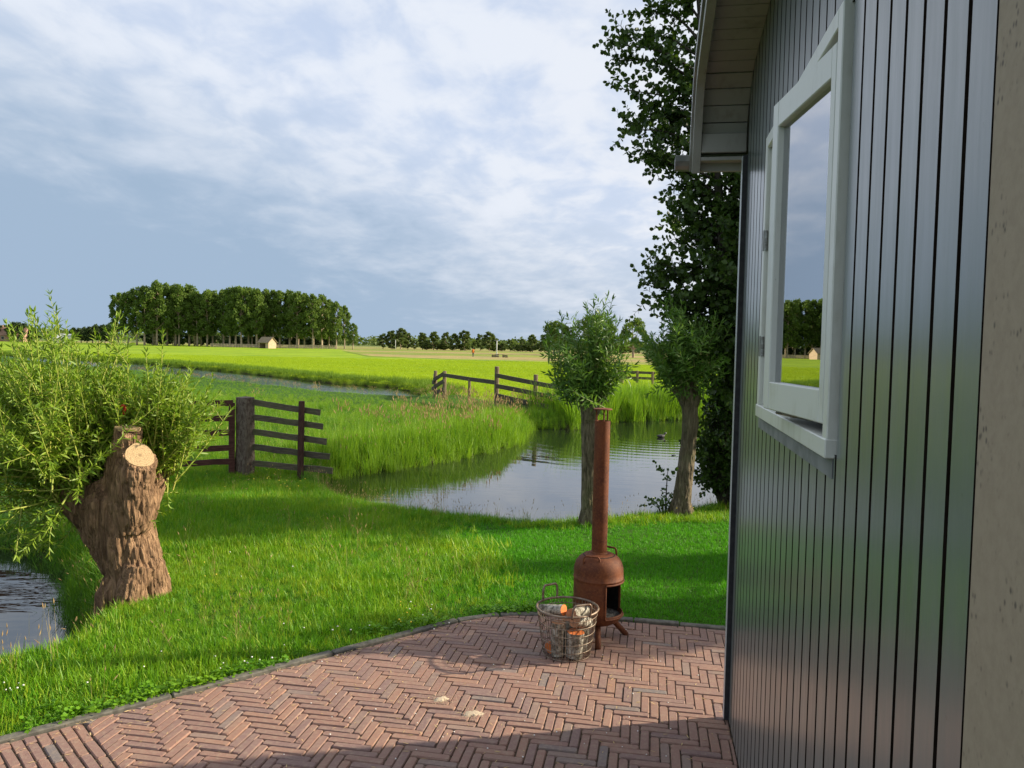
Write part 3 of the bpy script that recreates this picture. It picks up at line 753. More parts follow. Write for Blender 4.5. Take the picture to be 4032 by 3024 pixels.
def leaf_on_paths(paths, spacing, L0, W0, out=.75, start=.12, shape='lance', rs=RS, droop=.2, fold=.18):
    P, D, NN, LL, WW = [], [], [], [], []
    for pts in paths:
        seg = np.linalg.norm(np.diff(pts, axis=0), axis=1); cum_ = np.concatenate([[0], np.cumsum(seg)]); tot = cum_[-1]
        t = tot*start; ph = rs.uniform(0, 6.28)
        while t < tot:
            p = np.array([np.interp(t, cum_, pts[:, k]) for k in range(3)]); p2 = np.array([np.interp(min(t+.02, tot), cum_, pts[:, k]) for k in range(3)])
            ax = p2-p; ax = ax/(np.linalg.norm(ax)+1e-9) if np.linalg.norm(ax) > 1e-6 else nrm(pts[-1]-pts[-2])
            ref = nrm(np.cross(ax, (0.31, .2, .9))); r2 = np.cross(ax, ref); ph += 2.4+rs.normal(0, .5)
            side = ref*math.cos(ph)+r2*math.sin(ph); fr = t/tot
            o_ = out*(1-.45*fr**2)+rs.normal(0, .12)
            P.append(p); D.append(ax*(1-o_*.6)+side*o_); NN.append(ax*.8+rs.normal(0, .45, 3)); s_ = (1-.35*fr**3)*rs.uniform(.7, 1.15); LL.append(L0*s_); WW.append(W0*s_*rs.uniform(.85, 1.15)); t += spacing*rs.uniform(.6, 1.4)
        for k in range(3):
            ax = nrm(pts[-1]-pts[-2]); P.append(pts[-1]); D.append(ax+rs.normal(0, .3, 3)); NN.append(rs.normal(0, 1, 3)); LL.append(L0*.7); WW.append(W0*.7)
    return leaves(np.array(P), np.array(D), np.array(NN), np.array(LL), np.array(WW), shape, fold, droop)
def remeshed(parts, vox, disp=None, smooth_it=2):
    """fuse overlapping lofts into one continuous surface, then push bark relief out of it"""
    m = MB()
    for p in parts: m.add(*p)
    V_, F_ = m.arr(); me = mesh_np('tmp', V_, F_); o = bpy.data.objects.new('tmp', me); COL.objects.link(o)
    md = o.modifiers.new('r', 'REMESH'); md.mode = 'VOXEL'; md.voxel_size = vox
    sm = o.modifiers.new('s', 'SMOOTH'); sm.iterations = smooth_it; sm.factor = .5
    dg = bpy.context.evaluated_depsgraph_get(); ev = o.evaluated_get(dg); m2 = bpy.data.meshes.new_from_object(ev)
    n = len(m2.vertices); co = np.zeros(n*3); m2.vertices.foreach_get('co', co); co = co.reshape(-1, 3); no = np.zeros(n*3); m2.vertices.foreach_get('normal', no); no = no.reshape(-1, 3)
    F2 = [tuple(p.vertices) for p in m2.polygons]
    bpy.data.objects.remove(o); bpy.data.meshes.remove(me); bpy.data.meshes.remove(m2)
    if disp is not None: co = co+no*disp(co)[:, None]
    return co, F2
def bark_disp(amp, sc_, zs=.22, knob=0.):
    def f(P):
        w_ = fbm(P*np.array([2.2, 2.2, 2.0])+4, 2)-.5
        Q = np.stack([P[:, 0]*sc_+w_*2.2, P[:, 1]*sc_+w_*2.2, P[:, 2]*sc_*zs+w_], 1)
        r = np.minimum(1, np.abs(2*vn(Q)-1)*1.8)**.55; r2 = np.minimum(1, np.abs(2*vn(Q*2.1+9)-1)*1.8)**.6
        k = (fbm(P*5.0+2, 2)-.5)*knob
        return amp*(r*.65+r2*.35-.7)+k
    return f

# ================================================================== NEAR POLLARD WILLOW
wx_, wy_ = -2.98, 6.1; wz_ = z1(wx_, wy_)-.05
w1 = empty('pollard_willow', (wx_, wy_, wz_), 'stout pollard willow with sawn stubs and yellow-green shoots beside the left ditch', 'tree')
parts = [tube(bez([(-2.86, 6.10, wz_-.25), (-2.91, 6.10, -.05), (-3.01, 6.1, .2), (-3.11, 6.12, .42), (-3.19, 6.14, .65), (-3.28, 6.16, .84)], 14), np.interp(np.linspace(0, 1, 14), [0, .18, .3, .5, .7, .85, 1], [.215, .190, .200, .225, .27, .285, .2]), 28),
         tube(bez([(-3.02, 6.05, .50), (-2.98, 6.0, .8), (-2.88, 5.94, 1.10)], 7), [.16, .165, .165, .155, .142, .130, .122], 24),
         tube(bez([(-3.08, 6.1, .65), (-3.06, 6.06, 1.0), (-3.035, 6.06, 1.315)], 7), [.19, .18, .15, .125, .115, .105, .10], 24),
         tube(bez([(-3.15, 6.15, .5), (-3.40, 6.12, .70), (-3.60, 6.12, .90)], 6), [.22, .22, .20, .19, .18, .14], 20),
         tube(bez([(-3.05, 6.2, .55), (-2.98, 6.33, .78), (-2.93, 6.36, .92)], 6), [.15, .14, .12, .11, .10, .08], 20)]
for a_, ln, r_ in ((2.2, .10, .09), (3.6, .10, .10), (-1.6, .03, .08)):       # root flare
    c0 = np.array([-2.92, 6.1, wz_+.02]); d_ = np.array([math.cos(a_), math.sin(a_), 0])
    parts.append(tube([c0+d_*.12+np.array([0, 0, .28]), c0+d_*.25+np.array([0, 0, .05]), c0+d_*(.25+ln*.45)+np.array([0, 0, -.2])], [.12, .10, .07], 12))
co, F_ = remeshed(parts, .0072, bark_disp(.034, 27, .13, .05), 1)
# saw cuts are flat
for cpt, nv in ((np.array([-2.88, 5.94, 1.095]), nrm((.60, -.50, .62))), (np.array([-3.035, 6.06, 1.30]), nrm((.12, -.1, 1)))):
    dd = (co-cpt)@nv; near = np.linalg.norm(co-cpt, axis=1) < .24; k = near & (dd > 0); co[k] -= dd[k][:, None]*nv
trunk1 = mk('trunk', (co, F_), M['willowbark'], w1, smooth=True)
def cutdisc(c, nv, r, parent, mat=M['ring'], n=36, sx=1.0):
    """sawn face, own origin at the pith"""
    nv = nrm(nv); s = nrm(np.cross(nv, (0, 0, 1.))); u = np.cross(nv, s); V = [np.zeros(3)+nv*.003]; rs = np.random.RandomState(5)
    for k in range(n):
        a = k*2*math.pi/n; q_ = r*(1+.05*math.sin(3*a+1)+rs.uniform(-.02, .02)); V.append(s*math.cos(a)*q_*sx+u*math.sin(a)*q_+nv*.003)
    V += [v-nv*.02 for v in V[1:]]
    F = [(0, 1+k, 1+(k+1) % n) for k in range(n)]+[(1+k, 1+n+k, 1+n+(k+1) % n, 1+(k+1) % n) for k in range(n)]
    me = mesh_np('cut_face', np.array(V), F); me.materials.append(mat); o = link(bpy.data.objects.new('cut_face', me)); o.location = np.asarray(c)-root_loc(parent); o.parent = parent; return o
tag(cutdisc((-2.88, 5.94, 1.097), (.60, -.50, .62), .108, w1), 'round pale sawn face with dark pith')
cutdisc((-3.035, 6.06, 1.302), (.12, -.1, 1), .092, w1)
rs = np.random.RandomState(21)
def s1src(i):
    k = rs.rand()
    if k < .66: return (-3.46+rs.normal(0, .14), 6.12+rs.normal(0, .16), .86+rs.normal(0, .10))
    if k < .85: return (-3.10+rs.normal(0, .10), 6.26+rs.normal(0, .06), 1.0+rs.normal(0, .1))
    return (-2.88+rs.normal(0, .05), 6.38+rs.normal(0, .05), .90+rs.normal(0, .08))
_last = [0]
def mkdir1(i, src):
    if src[0] < -3.25: return np.array([-.62+rs.normal(0, .55), rs.normal(-.05, .5), .50+rs.normal(0, .6)])
    if src[0] < -2.95: return np.array([rs.normal(-.25, .45), rs.normal(.2, .3), .9])
    return np.array([.10+rs.normal(0, .26), rs.normal(.1, .3), .9+rs.normal(0, .25)])
paths = []
for i in range(400):
    src = s1src(i); d = mkdir1(i, src)
    L = (rs.uniform(.65, 1.25) if src[0] < -3.3 else rs.uniform(.45, .80) if src[0] < -2.95 else rs.uniform(.4, .8))
    if d[2] < .15: L *= .7
    paths += shoot_paths(1, lambda _: src, lambda _: d, lambda _: L, .45, 7, rs)
for (u, v) in ((60, 680), (122, 672), (352, 722), (275, 755), (160, 730), (215, 735), (90, 715), (415, 860)):        # the long leaders that break the outline
    tip = at(u, v, 6.2); src = np.array([tip[0]*.55+.45*(-3.3 if u < 260 else -2.85), 6.25, .95]); mid = src*.5+tip*.5+np.array([rs.normal(0, .04), 0, .05])
    paths.append(bez([src, mid, tip], 8))
side = []
for p in paths:
    for k in range(3):
        j = rs.randint(2, len(p)-1); d = nrm(p[j+1]-p[j])*.7+rs.normal(0, .45, 3); side += shoot_paths(1, lambda _: p[j], lambda _: d, lambda _: rs.uniform(.14, .32), .3, 4, rs)
m = MB()
for p in paths: m.add(*tube(p, np.linspace(.0075, .0022, len(p)), 5, False))
for p in side: m.add(*tube(p, np.linspace(.003, .0015, len(p)), 4, False))
tag(mk('shoots', m, M['shoot'], w1, smooth=True), kind='stuff')
V_, F_ = leaf_on_paths(paths, .018, .082, .0175, .85, .10, 'lance', rs); V2, F2 = leaf_on_paths(side, .018, .074, .0165, .8, .1, 'lance', rs)
tag(mk('foliage', (np.vstack([V_, V2]), np.vstack([F_, F2+len(V_)])), M['willowleaf'], w1), kind='stuff')
rb = at(265, 884, 6.1); 
V_, F_ = tube(bez([rb+[-.03, 0, -.012], rb+[-.008, -.01, .002], rb+[.004, -.012, .03], rb+[.016, 0, .012], rb+[.012, 0, -.04]], 14), np.interp(np.linspace(0, 1, 14), [0, .5, 1], [.006, .011, .017]), 6)
tg = mk('red_ribbon', (V_, F_), simple('red_cloth', (.62, .04, .02), (.5, .03, .015), 20, .6, 0), loc=rb); tag(tg, 'small red ribbon caught among the shoots of the stout pollard willow', 'ribbon')

# ================================================================== TWO POLLARD WILLOWS BY THE POND
def pollard(loc, spine, radii, head, nshoot, lmin, lmax, spread, label, seed, cuts=(), srcs=None):
    rs = np.random.RandomState(seed); w_ = empty('pollard_willow', loc, label, 'tree')
    parts = [tube(bez(spine, 14), np.interp(np.linspace(0, 1, 14), np.linspace(0, 1, len(radii)), radii), 20)]
    c0 = np.array(loc, float)
    for a_ in (0.3, 1.7, 2.9, 4.1, 5.3):
        d_ = np.array([math.cos(a_), math.sin(a_), 0]); parts.append(tube([c0+d_*radii[0]*.4+[0, 0, .2], c0+d_*radii[0]*.9+[0, 0, .04], c0+d_*radii[0]*1.25+[0, 0, -.1]], [radii[0]*.5, radii[0]*.42, radii[0]*.25], 10))
    for h in head: parts.append(tube(bez(h[0], 6), h[1], 14))
    co, F_ = remeshed(parts, .0095, bark_disp(.014, 24, .2, .02)); mk('trunk', (co, F_), M['willowbark2'], w_, smooth=True)
    for c_, nv, r_ in cuts: cutdisc(c_, nv, r_, w_, M['willowbark2'])
    top = np.array(spine[-1]); paths = []
    for i in range(nshoot):
        src = top+rs.normal(0, 1, 3)*np.array([.13, .13, .10])+np.array([0, 0, .02]); a_ = rs.uniform(0, 6.28); tl = abs(rs.normal(0, spread)); d = np.array([math.cos(a_)*tl+.0, math.sin(a_)*tl, 1-.35*tl+rs.normal(0, .2)])
        L = rs.uniform(lmin, lmax)*(1-.28*min(tl, 1.3))
        paths += shoot_paths(1, lambda _: src, lambda _: d, lambda _: L, .22, 7, rs)
    side = []
    for p in paths:
        for k in range(2):
            j = rs.randint(1, len(p)-1); d = nrm(p[j+1]-p[j])*.6+rs.normal(0, .5, 3); side += shoot_paths(1, lambda _: p[j], lambda _: d, lambda _: rs.uniform(.14, .34), .1, 4, rs)
    m = MB()
    for p in paths: m.add(*tube(p, np.linspace(.008, .0025, len(p)), 5, False))
    tag(mk('shoots', m, M['shoot2'], w_, smooth=True), kind='stuff')
    V_, F_ = leaf_on_paths(paths, .022, .125, .025, .85, .05, 'lance', rs, .35); V2, F2 = leaf_on_paths(side, .024, .115, .024, .8, .05, 'lance', rs, .3)
    tag(mk('foliage', (np.vstack([V_, V2]), np.vstack([F_, F2+len(V_)])), M['willowleaf2'], w_), kind='stuff')
    return w_
z2 = z1(.945, 9.15); z3 = z1(2.23, 9.9)
pollard((.945, 9.15, z2-.03), [(.945, 9.15, z2-.2), (.945, 9.15, .2), (.935, 9.15, .7), (.93, 9.15, 1.2), (.92, 9.15, 1.42)], [.10, .082, .088, .105, .13],
        [(((.93, 9.12, 1.15), (.99, 9.05, 1.3), (1.02, 9.03, 1.36)), [.08, .08, .075, .07, .065, .06])], 74, .40, 1.15, .58, 'slim straight pollard willow standing behind the rusty stove pipe', 5, ((np.array([1.022, 9.025, 1.37]), (.1, -.5, .9), .055),))
pollard((2.23, 9.9, z3-.03), [(2.22, 9.9, z3-.2), (2.25, 9.9, .25), (2.30, 9.9, .8), (2.30, 9.9, 1.25), (2.20, 9.92, 1.55)], [.150, .108, .100, .104, .15],
        [(((2.31, 9.9, 1.2), (2.36, 9.86, 1.42), (2.37, 9.85, 1.54)), [.08, .08, .078, .07, .065, .06])], 86, .40, 1.15, .66, 'leaning pollard willow with a gnarled seam beside the dark alder', 8)

# ================================================================== BIG ALDER AT THE CABIN CORNER
al = empty('alder_tree', (3.45, 10.7, z1(3.45, 10.7)-.03), 'tall dark alder with round leaves rising behind the cabin corner', 'tree')
rs = np.random.RandomState(33)
stem = bez([(3.45, 10.7, -.4), (3.42, 10.68, 1.5), (3.50, 10.72, 3.5), (3.40, 10.70, 5.5), (3.45, 10.75, 7.2), (3.5, 10.7, 8.8)], 22)
m = MB(); m.add(*tube(stem, np.linspace(.20, .03, 22), 14))
m.add(*tube(bez([(3.4, 10.65, .1), (3.05, 10.5, 1.4), (2.85, 10.4, 2.8), (2.7, 10.4, 4.2), (2.5, 10.45, 5.6), (2.35, 10.5, 6.9)], 18), np.linspace(.11, .02, 18), 10))
limbs = []
tgt = [(1319, 95, 10.4), (1335, 130, 10.6), (1350, 75, 10.7), (1400, 30, 10.5), (1440, 10, 10.9), (1332, 190, 10.2), (1370, 210, 10.5), (1350, 280, 10.3), (1385, 250, 10.8), (1365, 338, 10.4), (1400, 330, 10.6), (1430, 345, 10.2), (1420, 300, 10.9), (1440, 150, 10.4), (1450, 100, 11), (1470, 200, 10.3), (1460, 270, 10.8),
       (1450, 410, 10.6), (1480, 445, 10.3), (1455, 470, 10.9), (1500, 400, 10.6), (1470, 520, 10.5), (1430, 570, 10.3), (1388, 612, 10.4), (1400, 580, 10.7), (1425, 650, 10.3), (1400, 640, 10.8), (1450, 600, 10.6), (1440, 680, 10.6), (1480, 640, 10.2), (1470, 700, 10.8), (1490, 570, 10.4), (1510, 500, 10.8), (1530, 440, 10.4), (1540, 560, 10.7), (1510, 720, 10.3), (1530, 660, 10.9), (1550, 620, 10.4), (1560, 740, 10.6), (1540, 800, 10.5), (1555, 500, 10.6), (1565, 680, 10.2), (1580, 580, 10.6), (1575, 450, 10.5)]
for (u, v, y) in tgt:
    tip = at(u, v, y); k = np.argmin(np.abs(stem[:, 2]-(tip[2]-.55))); src = stem[k]
    if tip[0] < 2.6 and tip[2] > 2.2 and rs.rand() < .6: src = np.array([np.interp(tip[2]-.4, [.1, 1.4, 2.8, 4.2, 5.6, 6.9], [3.4, 3.05, 2.85, 2.7, 2.5, 2.35]), 10.45, tip[2]-.4])
    mid = (src+tip)/2+np.array([0, rs.normal(0, .12), .12+rs.normal(0, .08)]); limbs.append(bez([src, mid, tip], 8))
for i in range(120):                                              # the rest of the crown, round the stem
    zc_ = rs.uniform(1.6, 8.6); k = np.argmin(np.abs(stem[:, 2]-zc_+.4)); a_ = rs.uniform(-1.9, 1.9) if rs.rand() < .75 else rs.uniform(1.9, 4.4); R = rs.uniform(.7, 2.1)*(1 if zc_ < 6.5 else 1-(zc_-6.5)*.3)
    if abs(a_) > 1.9: R = min(R, 1.15)
    tip = np.array([3.45+math.cos(a_)*R, 10.7+math.sin(a_)*R, zc_+.3]); limbs.append(bez([stem[k], (stem[k]+tip)/2+np.array([0, 0, .1]), tip], 7))
for i in range(70):                                               # leafy front of the stem
    zc_ = rs.uniform(1.3, 4.4); tip = np.array([rs.uniform(2.6, 3.7), rs.uniform(9.75, 10.4), zc_]); k = np.argmin(np.abs(stem[:, 2]-zc_+.4)); limbs.append(bez([stem[k], (stem[k]+tip)/2+np.array([0, 0, .1]), tip], 7))
twigs = []
for p in limbs:
    nn_ = rs.randint(15, 21)
    for k in range(nn_):
        f = rs.uniform(.25, 1.0); j = min(int(f*(len(p)-1)), len(p)-2); q_ = p[j]+(p[j+1]-p[j])*(f*(len(p)-1)-j); d = nrm(p[j+1]-p[j])*.5+rs.normal(0, .5, 3)+np.array([-.1, 0, .15])
        twigs += shoot_paths(1, lambda _: q_, lambda _: d, lambda _: rs.uniform(.16, .46), .1, 4, rs)
for p in limbs: m.add(*tube(p, np.linspace(.022, .004, len(p)), 6, False))
for p in twigs: m.add(*tube(p, np.linspace(.004, .0015, len(p)), 3, False))
mk('trunk', m, M['alderbark'], al, smooth=True)
V_, F_ = leaf_on_paths(twigs, .031, .088, .070, .9, .05, 'ovate', rs, .15, .1)
V2, F2 = leaf_on_paths(limbs, .06, .08, .062, .9, .35, 'ovate', rs, .15, .1)
tag(mk('crown', (np.vstack([V_, V2]), np.vstack([F_, F2+len(V_)])), M['alderleaf'], al), kind='stuff')

def shrub(name, loc, rx, ry, h, nl, label, seed, mat, leafL=.075, grp=None, cat='shrub', zmin=.05, wood=M['alderbark']):
    rs = np.random.RandomState(seed); z = loc[2]; s_ = empty(name, loc, label, cat, grp); tips = []; m = MB()
    for i in range(nl):
        a_ = rs.uniform(0, 6.28); k = rs.uniform(.25, 1)**.6; zz = rs.uniform(zmin, 1); prof_ = math.sqrt(max(0, 1-(max(0, zz-.45)/.55)**2))*(.75+.25*min(1, zz/.3))
        tip = np.array([loc[0]+math.cos(a_)*rx*k*prof_, loc[1]+math.sin(a_)*ry*k*prof_, z+zz*h]); b_ = np.array([loc[0]+math.cos(a_)*rx*.15, loc[1]+math.sin(a_)*ry*.15, z+.02])
        p = bez([b_, (b_*.5+tip*.5)+np.array([0, 0, .12*h]), tip], 7); tips.append(p)
        m.add(*tube(p, np.linspace(.012, .003, 7), 4, False))
    tw = []
    for p in tips:
        for k in range(3):
            j = rs.randint(2, 6); d = nrm(p[j]-p[j-1])*.5+rs.normal(0, .5, 3); tw += shoot_paths(1, lambda _: p[j], lambda _: d, lambda _: rs.uniform(.12, .32), .1, 4, rs)
    mk('stems', m, wood, s_, smooth=True)
    V_, F_ = leaf_on_paths(tw, .03, leafL, leafL*.75, .9, .05, 'ovate', rs, .15, .1); V2, F2 = leaf_on_paths(tips, .05, leafL, leafL*.75, .9, .35, 'ovate', rs, .15, .1)
    tag(mk('foliage', (np.vstack([V_, V2]), np.vstack([F_, F2+len(V_)])), mat, s_), kind='stuff'); return s_
shrub('alder_shrub', (2.98, 10.55, z1(2.98, 10.55)), .50, .5, 1.75, 170, 'dense dark green shrub at the water edge below the alder', 3, M['alderleaf'], .07, zmin=.10)
shrub('alder_shrub', (2.0, 9.92, z1(2.0, 9.92)), .18, .12, .6, 4, 'thin twiggy alder sprout at the foot of the leaning willow', 4, M['alderleaf'], .06)
sb = np.array([3.06, 10.2, z1(3.06, 10.2)]); st = empty('tree_stump', sb, 'cut brown stump poking out of the dark shrub by the cabin corner', 'stump')
co, F_ = remeshed([tube([sb+[0, 0, -.15], sb+[.0, 0, .5], sb+[-.03, -.03, 1.26]], [.11, .10, .085], 18)], .012, bark_disp(.01, 24)); mk('trunk', (co, F_), M['willowbark2'], st, smooth=True); cutdisc(sb+[-.03, -.03, 1.258], (-.1, -.2, 1), .075, st, M['willowbark'])
s2 = (10.9, 15.8, z1(10.9, 15.8)); shade_alder = copy_tree(al); shade_alder.location = s2; shade_alder.rotation_euler = (0, 0, 2.1); shade_alder.scale = (1.15, 1.15, 1.05); shade_alder['label'] = 'second alder added unseen behind the cabin to shade the gate'  # alder copy added out of view so its shade reaches the gate
# unseen shrubs added behind the cabin to shade lawn, terrace and stove
shrub('shade_shrub', (5.0, 6.4, z1(5.0, 6.4)), .9, .85, 3.0, 210, 'unseen leafy shrub added behind the cabin to shade terrace and stove', 12, M['alderleaf'], .08)
shrub('shade_shrub', (5.3, 8.0, z1(5.3, 8.0)), .9, .8, 2.7, 190, 'unseen leafy shrub added behind the cabin to shade the lawn', 13, M['alderleaf'], .08)

# ================================================================== GATE AND FENCES
def rough_post(p, h, r, n=10, seed=0, sq=False, tilt=(0, 0), depth=.3):
    rs = np.random.RandomState(seed); p = np.array(p, float); t_ = np.array([tilt[0], tilt[1], 1.])
    if sq:
        m = MB(); rows = []; N_ = 7
        for k in range(N_):
            f = k/(N_-1); c = p+t_*(-depth+(h+depth)*f); w_ = r*(1-.05*f); ring = []
            for (a, b) in ((-1, -.8), (-.8, -1), (.8, -1), (1, -.8), (1, .8), (.8, 1), (-.8, 1), (-1, .8)):
                ring.append(c+np.array([math.cos(sq)*a-math.sin(sq)*b, math.sin(sq)*a+math.cos(sq)*b, 0])*w_+rs.normal(0, .004, 3)*(1 if k else 0))
            rows += ring
        F = [(k*8+j, k*8+(j+1) % 8, (k+1)*8+(j+1) % 8, (k+1)*8+j) for k in range(N_-1) for j in range(8)]+[tuple((N_-1)*8+j for j in range(8)), tuple(range(8))[::-1]]
        return np.array(rows), F
    pts = [p+t_*z for z in np.linspace(-depth, h, 6)]; pts.append(p+t_*(h+r*.12))
    return tube(pts, [r*1.03, r, r*.98, r*.98, r*.96, r*.95, r*.7], n)
def plankrail(p0, p1, th, h, seed, nseg=6):
    """long board with slightly wandering edges"""
    rs = np.random.RandomState(seed); p0 = np.array(p0, float); p1 = np.array(p1, float); d = nrm(p1-p0); s = nrm(np.cross(d, (0, 0, 1.))); u = np.cross(s, d)
    V = []; 
    for k in range(nseg+1):
        c = p0+(p1-p0)*k/nseg+u*rs.normal(0, .004); hh = h*(1+rs.normal(0, .03))
        V += [c-s*th/2-u*hh/2, c+s*th/2-u*hh/2, c+s*th/2+u*hh/2, c-s*th/2+u*hh/2]
    F = [(4*k+j, 4*k+(j+1) % 4, 4*k+4+(j+1) % 4, 4*k+4+j) for k in range(nseg) for j in range(4)]+[(3, 2, 1, 0), tuple(4*nseg+j for j in range(4))]
    return np.array(V), F
gp0 = np.array([-4.36, 12.54]); gz0 = z1(*gp0)
Z5 = lambda x, y: ((600+x/2.765)/SCL, (1450+y/2.765)/SCL)           # zoomed-view pixel -> display px
# thick gate post with field gate and extra bay to the left
gl = gp0+np.array([-1.02, -.50])*1.75
fn = empty('field_gate', (gp0[0], gp0[1], gz0), 'dark red-brown five-bar gate hung on the thick lichened post', 'gate')
mk('gate_post', rough_post((gp0[0], gp0[1]+.02, gz0), 1.27, .118, seed=3, sq=rad(-24)), M['gatepost'], fn)
mk('hanging_stile', box((gp0[0]-.19, gp0[1]-.06, gz0+.60), .045, .05, .585, [[.9, .44, 0], [-.44, .9, 0], [0, 0, 1]], .006), M['gate'], fn)
zt = [.985, .735, .50, .255, .03]
for k, z_ in enumerate(zt): mk('rail', plankrail((gp0[0]-.16, gp0[1]-.09, z_+.01), (gl[0], gl[1]-.02, z_+random.uniform(-.02, .02)), .03, .095, 40+k), M['gate'], fn)
mk('stile', box((gl[0]+.05, gl[1]+.05, .50), .045, .04, .62, [[.9, .44, 0], [-.44, .9, 0], [0, 0, 1]], .006), M['gate'], fn)
fl = empty('plank_fence', (gl[0], gl[1], z1(*gl)), 'dark plank fence between the red-brown gate and the left ditch', 'fence')
e_ = gl+np.array([-3.3, -1.3])
for k in range(3):
    c_ = gl+(e_-gl)*k/2+np.array([-.06, 0]); mk('post', rough_post((*c_, min(z1(*c_), -.2)), 1.3, .075, seed=8+k, depth=.5), M['darkpost'], fl)
for k, z_ in enumerate(zt): mk('rail', plankrail((gl[0]-.03, gl[1]-.1, z_), (e_[0], e_[1]-.1, z_-.03), .03, .095, 60+k), M['gate'], fl)
wing = empty('fence_wing', (-3.52, 12.45, z1(-3.52, 12.45)), 'grey weathered fence wing fanning out over the water from the thick gate post', 'fence')
yw = lambda u: 12.58-.16*(u-545)/100
for k, ((x0, y0), (x1, y1), mt) in enumerate((((1100, 375), (1828, 482), 'oldrail'), ((1100, 532), (1857, 635), 'oldrail'), ((1098, 695), (1895, 802), 'oldrail'), ((1095, 858), (1930, 965), 'farrail'), ((1095, 1035), (1962, 1115), 'oldrail'))):
    a = Z5(x0-12, y0-3); b = Z5(x1, y1); mk('rail', plankrail(at(*a, yw(a[0])), at(*b, yw(b[0])), .028, .098, 80+k), M[mt], wing)
pt = at(*Z5(1613, 360), 12.33); mk('post', rough_post((pt[0], pt[1], -.55), pt[2]+.55, .052, seed=17, tilt=(.012, 0)), M['darkpost'], wing)

def stake_fence(name, label, posts, rails, mat_p=M['farpost'], mat_r=M['farrail'], cat='fence', group=None, rth=.05, rh=.15):
    f = empty(name, (posts[0][0], posts[0][1], posts[0][2]), label, cat, group)
    for k, (x, y, z, h, r) in enumerate(posts): mk('post', rough_post((x, y, z), h, r, 8, k), mat_p, f)
    for k, (a, b) in enumerate(rails): mk('rail', plankrail(a, b, rth, rh, 100+k, 4), mat_r, f)
    return f
def pst(u, vt, y, r=.065, zb=-.45): p = at(u, vt, y); return (p[0], p[1], zb, p[2]-zb, r)
Z6 = lambda x, y: ((1600+x/2.765)/SCL, (1350+y/2.765)/SCL)
def zr(x0, y0, d0, x1, y1, d1): return (at(*Z6(x0, y0), d0), at(*Z6(x1, y1), d1))
stake_fence('stake_fence', 'stake fence whose dark rails slope down into the pond behind the reeds',
    [pst(*Z6(318, 305), 32.3, .075), pst(*Z6(417, 309), 31.4, .08), pst(*Z6(688, 395), 29.2, .055), pst(*Z6(987, 260), 27.4, .085), pst(*Z6(1410, 348), 26.2, .08)],
    [zr(300, 355, 32.9, 300, 425, 32.0), zr(300, 405, 32.1, 412, 330, 31.3), zr(310, 480, 32.1, 412, 410, 31.3), zr(310, 548, 32.1, 412, 502, 31.3), zr(285, 432, 33.5, 318, 400, 32.1), zr(280, 500, 33.5, 318, 480, 32.1),
     zr(405, 352, 31.3, 985, 436, 27.3), zr(968, 352, 27.3, 1750, 505, 24.8), zr(980, 468, 27.3, 1850, 640, 24.6), zr(985, 574, 27.3, 1850, 765, 24.4), zr(985, 632, 27.3, 1430, 715, 25.8), zr(1040, 672, 27.1, 1870, 878, 24.2), zr(1560, 830, 24.9, 1850, 938, 23.9)])
b2 = 48.
stake_fence('stake_fence', 'small stake fence with two rails on the bright field between the two pond willows',
    [pst(1341, 797, b2, .09), pst(1345, 799, b2-.6, .09), pst(1377, 801, b2, .09), pst(1410, 803, b2, .09)], [(at(1337, 803, b2), at(1415, 806, b2)), (at(1337, 815, b2), at(1415, 818, b2))], rh=.16)
b3 = 33.
stake_fence('stake_fence', 'stake fence with slanting rails on the field behind the alder',
    [pst(1538, 862, b3, .09), pst(1600, 850, b3-1, .08)], [(at(1530, 840, b3), at(1640, 872, b3-3)), (at(1530, 856, b3), at(1640, 895, b3-3))], rh=.14)

# ================================================================== STOVE
sx_, sy_ = .625, 5.25
stv = empty('garden_stove', (sx_, sy_, 0), 'rusty garden stove with tall pipe on three legs on the brick terrace', 'stove')
R = .171; prof = [(.0, .098), (.06, .100), (.11, .110), (.145, .130), (.165, .158), (R, .19)]+[(R, z) for z in np.linspace(.205, .418, 16)]+[(R+.003, .421), (R+.003, .427), (R, .430), (R, .47), (.168, .50), (.158, .53), (.140, .556), (.115, .575), (.085, .588), (.057, .592)]
nth = 96; V_, F_ = lathe(prof, (sx_, sy_, 0), nth)
ac = math.atan2(-sy_, -sx_)+rad(68)                                 # mouth faces right of the camera
keep = []; Fi = []
for f in F_:
    c = V_[list(f)].mean(0); da = (math.atan2(c[1]-sy_, c[0]-sx_)-ac+math.pi) % (2*math.pi)-math.pi
    if abs(da) < rad(50) and .175 < c[2] < .405: continue
    keep.append(f)
body = mk('firebox', (V_, keep), M['rust'], stv, smooth=True); sm_ = body.modifiers.new('s', 'SOLIDIFY'); sm_.thickness = .006; sm_.offset = -1
Vi, Fi = lathe([(max(r-.010, 0), z+.006) for r, z in prof[:-2]], (sx_, sy_, 0), nth); ki = []
for f in Fi:
    c = Vi[list(f)].mean(0); da = (math.atan2(c[1]-sy_, c[0]-sx_)-ac+math.pi) % (2*math.pi)-math.pi
    if abs(da) < rad(50) and .175 < c[2] < .405: continue
    ki.append(f[::-1])
mk('soot_lining', (Vi, ki), M['soot'], stv, smooth=True)
lip = []
for a in np.linspace(-50, 50, 15): lip.append((a, .407))
for z_ in np.linspace(.395, .185, 9): lip.append((51, z_))
for a in np.linspace(50, -50, 15): lip.append((a, .173))
for z_ in np.linspace(.185, .395, 9): lip.append((-51, z_))
lp = [(sx_+(R+.002)*math.cos(ac+rad(a)), sy_+(R+.002)*math.sin(ac+rad(a)), z_) for a, z_ in lip]; lp.append(lp[0])
mk('mouth_rim', tube(lp, .0065, 6, False), M['rust'], stv, smooth=True)
